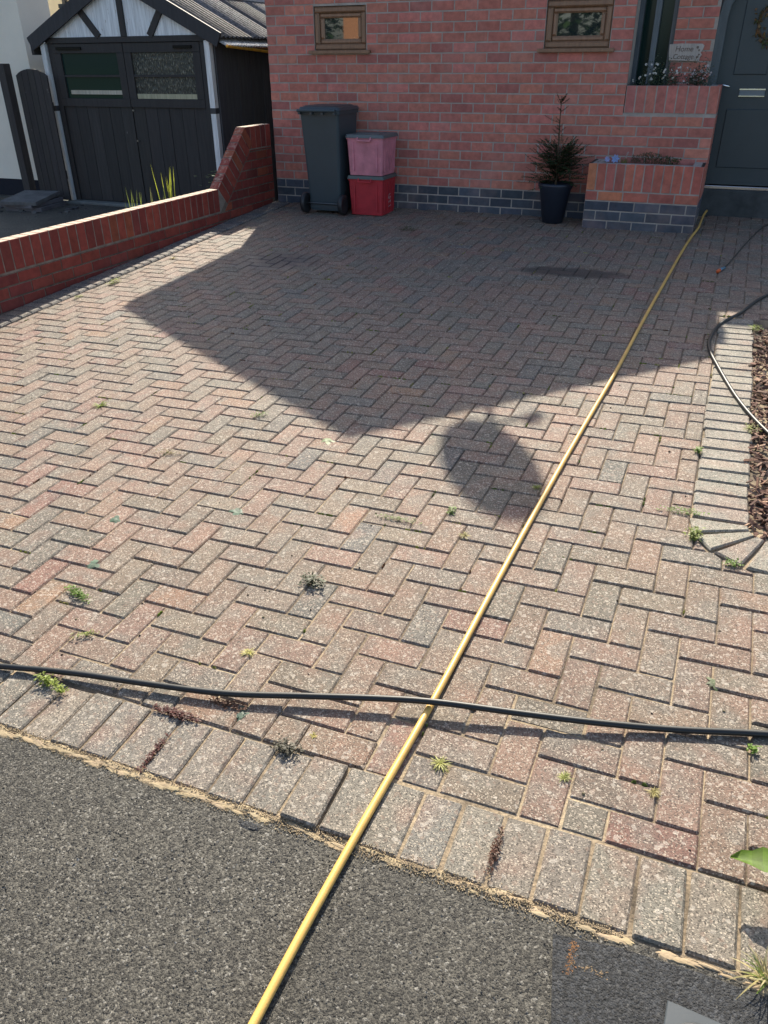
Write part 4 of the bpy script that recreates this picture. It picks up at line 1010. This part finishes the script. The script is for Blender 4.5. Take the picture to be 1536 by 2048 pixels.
for (a, b_) in segs:
    d = Vector((b_[0]-a[0], b_[1]-a[1])); L = d.length; n = max(1, round(L/.0975)); ang = math.atan2(d.y, d.x)
    for i in range(n):
        t = (i+.5)/n; w_ = L/n-.011
        hh = .21
        nx, nz = -math.sin(ang), math.cos(ang)
        yy = a[0]+d.x*t-nx*(-hh/2)*-1; 
        cy_ = a[0]+d.x*t-nx*hh/2; cz_ = a[1]+d.y*t-nz*hh/2
        mbk = MB(); tint = jit(pick(RW), .15)
        mbk.box(-w_/2, w_/2, -hh/2, hh/2, 0, WT, .003, None, tint)
        sold.append((Matrix(((0, 0, 1, WX-WT), (math.cos(ang), nx, 0, cy_), (math.sin(ang), nz, 0, cz_), (0, 0, 0, 1))), mbk))
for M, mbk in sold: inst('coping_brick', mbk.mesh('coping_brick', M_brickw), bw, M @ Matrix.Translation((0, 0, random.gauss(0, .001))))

# ------------------------------------------------------------------ shed
shed = thing('timber_garage', 'old dark timber garage with white posts and corrugated roof', 'garage', (-3.95, .6, -.5))
SX0, SX1, SY, SZ = -5.20, -2.72, .56, -.52
BK = (.031, .028, .027)
mb = MB(); mb.box(SX0+.02, SX1-.02, SY+.12, 6.4, SZ, 1.36, 0, None, (.02, .02, .02)); obj('inner_wall', mb, M_wood, shed)
mb = MB(); mb.box(SX0-.1, SX1+.1, SY-.12, SY+.1, SZ-.05, SZ+.05, .01, None, (.16, .17, .16)); obj('plinth', mb, M_conc, shed)
# door leaves: lower boards, rails, stiles, glazing
WZ0, WZM, WZ1 = .745, .99, 1.235
def leaf(x0, x1, glassmat, pm):
    t = thing_part('door', x0, shed); random.seed(int(x0*-100))
    n = 6; wd = (x1-x0)/n
    for i in range(n):
        mb = MB(); mb.box(x0+i*wd+.003, x0+(i+1)*wd-.003, SY+.02+random.uniform(0, .004), SY+.045, SZ+.06, .66, .003, None, jit(BK, .2)); obj('board', mb, M_wood, t)
    mb = MB(); mb.box(x0, x1, SY, SY+.045, .655, .745, .004, None, BK); mb.box(x0, x1, SY, SY+.045, 1.235, 1.335, .004, None, BK)
    mb.box(x0, x0+.10, SY+.001, SY+.045, .746, 1.234, .004, None, BK); mb.box(x1-.10, x1, SY+.001, SY+.045, .746, 1.234, .004, None, BK); mb.box(x0+.1, x1-.1, SY+.004, SY+.04, WZM-.012, WZM+.012, .003, None, BK); obj('rail', mb, M_wood, t)
    for (a, b) in ((.747, WZM-.013), (WZM+.013, 1.233)):
        mb = MB(); mb.box(x0+.101, x1-.101, SY+.022, SY+.028, a, b); obj('pane', mb, glassmat, t)
    mb = MB(); mb.box(x0+.16, x1-.101, SY+.008, SY+.020, .79, .835, 0, None, (.46, .42, .33)) if pm else mb.box(x0+.101, x1-.101, SY+.018, SY+.0215, .748, .80, 0, None, (.4, .38, .25)); obj('batten', mb, M_whitew, t)
    return t
def thing_part(name, x, parent):
    o = bpy.data.objects.new(name, None); C.objects.link(o); o.parent = parent; o.location = Vector((x, SY, SZ))-wloc(parent); return o
leaf(-5.04, -3.985, M_glass_g, True); leaf(-3.975, -2.90, M_frost, False)
mb = MB(); mb.box(SX0+.07, SX1-.10, SY-.012, SY+.05, 1.34, 1.40, .004, None, BK); mb.box(-5.12, -5.045, SY+.005, SY+.05, SZ+.05, 1.34, .004, None, BK); mb.box(-2.895, -2.82, SY+.005, SY+.05, SZ+.05, 1.34, .004, None, BK); obj('door_surround', mb, M_wood, shed)
mb = MB(); mb.box(-3.60+.35, -3.0, SY-.02, SY-.002, 1.27, 1.30, .003, None, (.012, .012, .012)); mb.box(-4.98, -4.6, SY-.02, SY-.002, 1.27, 1.30, .003, None, (.012, .012, .012)); mb.tube([(-3.945, SY-.02, .28), (-3.945, SY, .28)], .012, 8, (.2, .19, .18)); mb.tube([(-3.95, SY-.015, .62), (-3.95, SY, .62)], .01, 8, (.3, .29, .27)); obj('hinge', mb, M_metal, shed)
for xx in (-5.165, -2.775):
    mb = MB(); mb.box(xx-.035, xx+.035, SY-.035, SY+.035, SZ, 1.345, .004, None, (.74, .75, .74) if xx > -4 else (.62, .64, .63)); mb.box(xx-.037, xx+.037, SY-.037, SY+.037, .60, .66, .002, None, (.05, .05, .055)); obj('post', mb, M_whitew, shed)
# gable infill
mb = MB(); mb.prism([(-5.1, 1.395), (-2.8, 1.395), (-3.95, 1.99)], 0, .02, 0, Matrix.Translation((0, SY+.03, 0)) @ RX, (.70, .73, .74), True); obj('gable_panel', mb, M_whitew, shed)
for (a, b) in (((-3.93, SY-.002, 1.40), (-3.93, SY-.002, 1.97)), ((-4.30, SY-.002, 1.40), (-4.52, SY-.002, 1.66)), ((-3.56, SY-.002, 1.40), (-3.38, SY-.002, 1.64))):
    mb = MB(); mb.bar(a, b, .075, .03, BK, Vector((0, -1, 0))); obj('strut', mb, M_wood, shed)
for (a, b) in (((-5.33, SY-.05, 1.335), (-3.94, SY-.05, 2.01)), ((-3.96, SY-.052, 2.01), (-2.59, SY-.052, 1.345))):
    mb = MB(); mb.bar(a, b, .15, .03, (.032, .032, .036), Vector((0, -1, 0))); obj('bargeboard', mb, M_wood, shed)
mb = MB(); mb.box(-5.33, -5.29, SY-.06, SY+.1, 1.22, 1.40, 0, None, BK); obj('bargeboard_end', mb, M_wood, shed)
# side boards (towards the house)
yy = SY+.04; random.seed(2)
while yy < 4.2:
    wd = random.uniform(.13, .16); mb = MB(); mb.box(SX1-.018, SX1+random.uniform(0, .004), yy+.003, yy+wd-.003, SZ, 1.31-.035*(yy-SY), .003, None, jit((.085, .087, .09), .2)); obj('board', mb, M_wood, shed); yy += wd
# corrugated roof: sheets of sine profile, both slopes
M_roof = mat_generic('lichened_corrugated', .7, .3, 45, .8, 80, .004); M_amber = mat_generic('amber_edge', .5, .4, 9, .3, 50, 0, transl=.4)
def corr(x0, z0, x1, z1, y0, y1, tintf, pitch=.085, amp=.013, name='roof_sheet', off=0, mat=None):
    mb = MB(); n = max(4, int((y1-y0)/pitch*6)); d = Vector((x1-x0, 0, z1-z0)); nrm = Vector((-d.z, 0, d.x)).normalized()
    if nrm.z < 0: nrm = -nrm
    for k in range(2):
        for j in range(4):
            t = j/3
            for i in range(n+1):
                y = y0+(y1-y0)*i/n; h = amp*math.sin(2*math.pi*(y-SY)/pitch)-(.006 if k else 0); c = Vector((x0, y, z0))+d*t+nrm*h; mb.v.append(c)
    m1 = n+1
    for k in range(2):
        for j in range(3):
            for i in range(n):
                a = k*4*m1+j*m1+i; f = (a, a+1, a+m1+1, a+m1); mb.face(f if k == 0 else tuple(reversed(f)), tintf)
    return obj(name, mb, mat or M_roof, shed)
yy = SY-.04; k = 0; random.seed(6)
RT = [(.085, .08, .075), (.11, .11, .115), (.065, .065, .07), (.12, .12, .125), (.08, .08, .085)]
while yy < 6:
    corr(-2.57, 1.375+.006*(k % 2), -3.99, 2.075+.006*(k % 2), yy, yy+.72, RT[k % 5]); corr(-5.34, 1.375+.006*(k % 2), -3.95, 2.075+.006*(k % 2), yy, yy+.72, RT[(k+2) % 5]); yy += .68; k += 1
corr(-2.50, 1.29, -2.75, 1.40, SY-.02, 4.2, (.5, .5, .5), .06, .010, 'eaves_sheet')
mb = MB(); mb.tube([(-2.515, SY-.02, 1.285), (-2.515, 1.4, 1.24), (-2.515, 2.6, 1.19), (-2.515, 4.2, 1.12)], .016, 6, (.85, .50, .06)); mb.bar((-2.53, 1.15, 1.285), (-2.53, 1.7, 1.265), .04, .02, (.55, .22, .05)); obj('eaves_trim', mb, M_amber, shed)
mb = MB(); mb.bar((-3.50, 1.55, 1.875), (-3.50, 6.2, 1.875), .03, .05, (.72, .72, .68)); obj('ridge_flashing', mb, M_matte, shed)

# arched gate, gate post
gt = thing('garden_gate', 'dark arched board gate beside the timber garage', 'gate', (-5.36, .45, -.5))
for i in range(5):
    x0 = -5.60+i*.1; xm = x0+.048; top = .90+.17*math.sqrt(max(0, 1-((xm+5.355)/.30)**2)); top2 = .90+.17*math.sqrt(max(0, 1-((x0-.0+5.355)/.30)**2)); top3 = .90+.17*math.sqrt(max(0, 1-((x0+.096+5.355)/.30)**2))
    mb = MB(); mb.prism([(x0, -.46), (x0+.096, -.46), (x0+.096, top3), (xm, top), (x0, top2)], -.022, 0, .003, Matrix.Translation((0, .43, 0)) @ RX, jit((.035, .030, .028), .2), True); obj('board', mb, M_wood, gt)
mb = MB(); mb.box(-5.60, -5.12, .453, .48, -.2, -.1, 0, None, BK); mb.box(-5.60, -5.12, .453, .48, .6, .7, 0, None, BK); obj('ledge', mb, M_wood, gt)
mb = MB(); mb.box(-5.79, -5.68, .34, .45, -.5, 1.13, .006, None, (.04, .034, .032)); tag(obj('gate_post', mb, M_wood, None, base=(-5.73, .4, -.5)), 'square dark timber post against the cream wall left of the arched gate', 'post')
# slabs stacked by the gate
sb = thing('slab_stack', 'loose stack of grey paving slabs beside the garage corner', 'paving slabs', (-5.35, .1, -.5))
for k, (dx, dy, a, z, tl) in enumerate(((0.02, 0, .1, 0, 0), (-.02, -.03, -.05, .05, .02), (0, -.06, .12, .105, .09), (-.12, .02, .3, .05, .0))):
    mb = MB(); M = Matrix.Translation((-5.30+dx, .0+dy, -.5+z)) @ Matrix.Rotation(a+.1, 4, 'Z') @ Matrix.Rotation(tl, 4, 'X'); mb.box(-.25, .25, -.30, .30, 0, .045, .004, M, jit((.13, .125, .125), .15)); obj('slab', mb, M_conc, sb)
mb = MB(); random.seed(31)
for _ in range(60): x = random.uniform(-6.2, -4.6); y = random.uniform(-.6, .35); s = random.uniform(.01, .04); mb.prism([(x-s, y-s), (x+s, y-s*.7), (x+s*.8, y+s), (x-s, y+s*.6)], -.5, -.5+s*.6, .003, None, jit((.09, .09, .09), .4))
tag(obj('rubble', mb, M_conc, None, kind='stuff'), 'scattered rubble on the neighbouring ground by the gate', 'rubble')

# cream houses
nh = thing('cream_house', 'cream rendered neighbouring house at the far left', 'house', (-7.5, 3, -.5)); CR = (.82, .76, .64); CR_BOUNCE = (.88, .74, .50)
mb = MB(); mb.box(-11, -5.65, .75, 1.3, -.55, 5.2, 0, None, CR); mb.box(-11, -5.64, .745, .752, -.55, -.28, 0, None, (.02, .022, .03)); obj('wall', mb, M_render, nh)
mb = MB(); mb.box(-11.3, -5.5, .6, 1.5, 5.2, 5.35, 0, None, (.2, .1, .08)); obj('roof', mb, M_tile, nh)
nh2 = thing('cream_wing', 'warm cream rear wing with a white framed window above the arched gate', 'house', (-8, 7.5, -.5))
mb = MB(); mb.box(-13, -5.2, 7.0, 10, -.55, 4.6, 0, None, CR_BOUNCE); obj('wall', mb, M_render, nh2)  # brighter, warmer cream: bounce light put into the wing's colour
mh = thing('shading_block', 'unseen two storey brick block added behind the garage conversion to shade the paving', 'house', (0, 9, -.5))  # out of view, added so its shadow closes the lit wedge of paving
mb = MB(); mb.box(-4.7, 6.5, 8.4, 14, -.55, 7.3, 0, None, (.3, .2, .16)); obj('wall', mb, M_brick, mh); mb = MB(); mb.box(-4.75, 6.7, 8.3, 14.2, 7.3, 7.5, 0, None, (.12, .09, .08)); obj('roof', mb, M_tile, mh)
# window placed on the wall seen above the gate
mb = MB()
wx0, wx1, wz0, wz1 = -11.68, -10.75, .35, 1.53
for (a, b, c, d) in ((wx0, wx1, wz1-.07, wz1), (wx0, wx1, wz0, wz0+.07), (wx0, wx0+.07, wz0+.071, wz1-.071), (wx1-.07, wx1, wz0+.071, wz1-.071), (wx0+.40, wx0+.47, wz0+.071, wz1-.071)): mb.prism([(a, c), (b, c), (b, d), (a, d)], 0, .03, .004, Matrix.Translation((0, 6.998, 0)) @ RX, (.8, .8, .78), True)
wf = obj('window', mb, M_plastic, nh2); mb = MB(); mb.box(wx0+.07, wx1-.07, 6.99, 6.998, wz0+.07, wz1-.07, 0, None, (.3, .3, .27)); obj('pane', mb, M_matte, wf)
mb = MB(); mb.tube([(-10.35, 6.95, 5), (-10.35, 6.95, 2.02), (-10.3, 6.93, 1.95)], .05, 8, (.02, .025, .03)); mb.box(-10.47, -10.23, 6.88, 6.99, 2.12, 2.19, 0, None, (.02, .025, .03)); obj('downpipe', mb, M_plastic, nh2)

# plants behind the boundary wall
def blades(cx, cy, n, label, h, spread, col, nm='iris_plant'):
    mb = MB()
    for i in range(n):
        x = cx+random.gauss(0, .02); y = cy+random.uniform(-spread, spread); a = random.uniform(-.22, .22); 
        leafblade(mb, (x, y, -.5), (random.gauss(0, .05), a, 1), h*random.uniform(.8, 1.05), random.uniform(.014, .024), jit(col, .2), .02, up=Vector((.6, .8, .0)), seg=6)
    tag(obj(nm, mb, M_leaf, None, base=(cx, cy, -.5)), label, 'plant')
random.seed(44)
blades(-2.14, -1.36, 7, 'tall spiky yellow-green leaves behind the wall, right-hand clump', .78, .08, (.62, .66, .08))
blades(-2.14, -1.62, 4, 'thin upright leaves behind the wall between the two spiky clumps', .60, .10, (.34, .36, .14))
blades(-2.14, -1.92, 8, 'short spiky green leaves behind the wall, left-hand clump', .64, .12, (.34, .42, .08))
mb = MB()
for _ in range(160): a = random.uniform(0, 6.28); leafblade(mb, (-2.02+random.gauss(0, .04), -.62+random.gauss(0, .12), random.uniform(-.1, .12)), (math.cos(a), math.sin(a), .3), .05, .018, jit((.05, .11, .04), .3), .3)
mb.tube([(-2.02, -.62, -.5), (-2.02, -.62, .05)], .012, 5, (.08, .06, .04)); tag(obj('ivy_plant', mb, M_leaf, None, base=(-2.02, -.62, -.5)), 'dark green leafy plant behind the sloping end of the boundary wall', 'plant')

# ------------------------------------------------------------------ pipes and hoses
def line(name, pts, r, tint, mat, n=8, sides=12):
    mb = MB(); mb.tube(spline([(x, y, gz(x, y)+h) for x, y, h in pts], n), r, sides, tint); return obj(name, mb, mat, None, True, base=(pts[0][0], pts[0][1], gz(pts[0][0], pts[0][1])))
pr = .0100
o = line('yellow_pipe', [(2.44, -9.2, pr), (2.465, -8.3, pr), (2.47, -7.6, pr+.001), (2.483, -7.2, pr), (2.512, -6.68, pr), (2.533, -6.05, pr), (2.563, -5.33, pr), (2.595, -4.70, pr), (2.632, -4.02, pr), (2.672, -3.0, pr), (2.712, -2.12, pr), (2.755, -1.2, pr), (2.792, -.62, pr+.002), (2.825, -.35, .03), (2.834, -.15, .045), (2.842, .1, .06), (2.86, .3, .07)], pr, (.64, .385, .10), M_pipe)
tag(o, 'long yellow pipe lying across the drive from the road to the door', 'pipe')
hr = .0094
o = line('black_hose', [(-1.3, -7.4, hr), (-.2, -7.25, hr), (.6, -7.12, .012), (1.2, -6.985, .014), (1.45, -6.935, .017), (1.7, -6.90, .020), (1.94, -6.86, .023), (2.15, -6.80, .026), (2.36, -6.74, .030), (2.53, -6.70, .033), (2.77, -6.655, .027), (2.96, -6.615, .021), (3.15, -6.565, .014), (3.37, -6.50, .011), (3.7, -6.42, hr), (4.6, -6.3, hr)], hr, (.008, .010, .010), M_rubber)
tag(o, 'thick black hose crossing the drive over the yellow pipe', 'hose')
o = line('black_hose', [(4.3, -1.6, hr), (3.8, -1.9, hr), (3.42, -2.24, hr), (3.23, -2.76, hr), (3.13, -3.0, hr), (3.09, -3.2, hr), (3.08, -3.46, hr), (3.14, -3.78, .014), (3.26, -4.25, .014), (3.40, -4.62, .016), (3.6, -5.0, .02), (4.1, -5.3, .02)], hr, (.008, .010, .010), M_rubber)
tag(o, 'black hose curving over the border blocks onto the bark bed', 'hose')
th = thing('garden_hose', 'thin dark hose with an orange tipped connector near the front door', 'hose', (3.06, -1.74, gz(3.06, -1.74)))
mb = MB(); mb.tube(spline([(x, y, gz(x, y)+.006+h) for x, y, h in ((3.10, -1.58, 0), (3.14, -1.35, .0), (3.24, -.7, .0), (3.36, -.05, .0), (3.48, .3, 0))]), .0045, 8, (.05, .045, .035)); obj('tube', mb, M_rubber, th, True)
z = gz(3.06, -1.7)+.012; mb = MB(); mb.tube([(3.068, -1.70, z), (3.085, -1.64, z), (3.10, -1.58, z-.004)], .011, 10, (.10, .20, .26)); obj('connector', mb, M_plastic, th, True)
mb = MB(); mb.tube([(3.056, -1.745, z), (3.061, -1.73, z), (3.068, -1.70, z)], .013, 10, (.65, .11, .02)); obj('connector_tip', mb, M_plastic, th, True)

# ------------------------------------------------------------------ street opposite (seen only as reflections)
oh = thing('opposite_house', 'orange brick house across the street behind the camera', 'house', (-8, -24, -.6))
mb = MB(); mb.box(-11.3, -5.5, -30, -22.5, -.7, 5.2, 0, None, (.42, .20, .10)); obj('wall', mb, M_brick, oh)
mb = MB(); mb.v = []; mb.box(-11.6, -5.2, -30.2, -22.2, 5.2, 5.4, 0, None, (.16, .08, .06)); obj('roof', mb, M_tile, oh)
for (a, b, c, d) in ((-10.9, -9.9, .4, 1.8), (-8.4, -6.6, .4, 1.8), (-10.9, -9.9, 3.0, 4.2), (-8.4, -6.6, 3.0, 4.2)):
    mb = MB(); mb.box(a, b, -22.5, -22.44, c, d, 0, None, (.75, .75, .73)); f = obj('window', mb, M_matte, oh); mb = MB(); mb.box(a+.1, b-.1, -22.44, -22.42, c+.1, d-.1); obj('pane', mb, M_glass, f)
random.seed(77)
def bigtree(x, y, h, r, label):
    t = thing('tree', label, 'tree', (x, y, -.7)); mb = MB(); mb.tube([(x, y, -.7), (x+.1, y, h*.5), (x, y, h*.8)], .15, 8, (.09, .07, .05), rs=[.2, .14, .05]); obj('trunk', mb, M_bark, t)
    mb = MB()
    for _ in range(1500):
        d = Vector((random.gauss(0, 1), random.gauss(0, 1), random.gauss(0, 1))).normalized()*r*random.uniform(.4, 1); p = Vector((x, y, h*.6))+Vector((d.x, d.y, d.z*1.3)); a = random.uniform(0, 6.28)
        leafblade(mb, p, (math.cos(a), math.sin(a), random.uniform(-.5, .5)), .35, .12, jit((.05, .09, .03), .35), .2, seg=2)
    obj('crown', mb, M_leaf, t, kind='stuff')
bigtree(-2.6, -21, 4.5, 1.9, 'dark leafy tree across the street, nearest to the road'); bigtree(-13.2, -23, 5, 1.8, 'dark leafy tree left of the orange brick house opposite')
bigtree(-4.6, 14, 4.0, 1.4, 'green tree behind the garage roof')
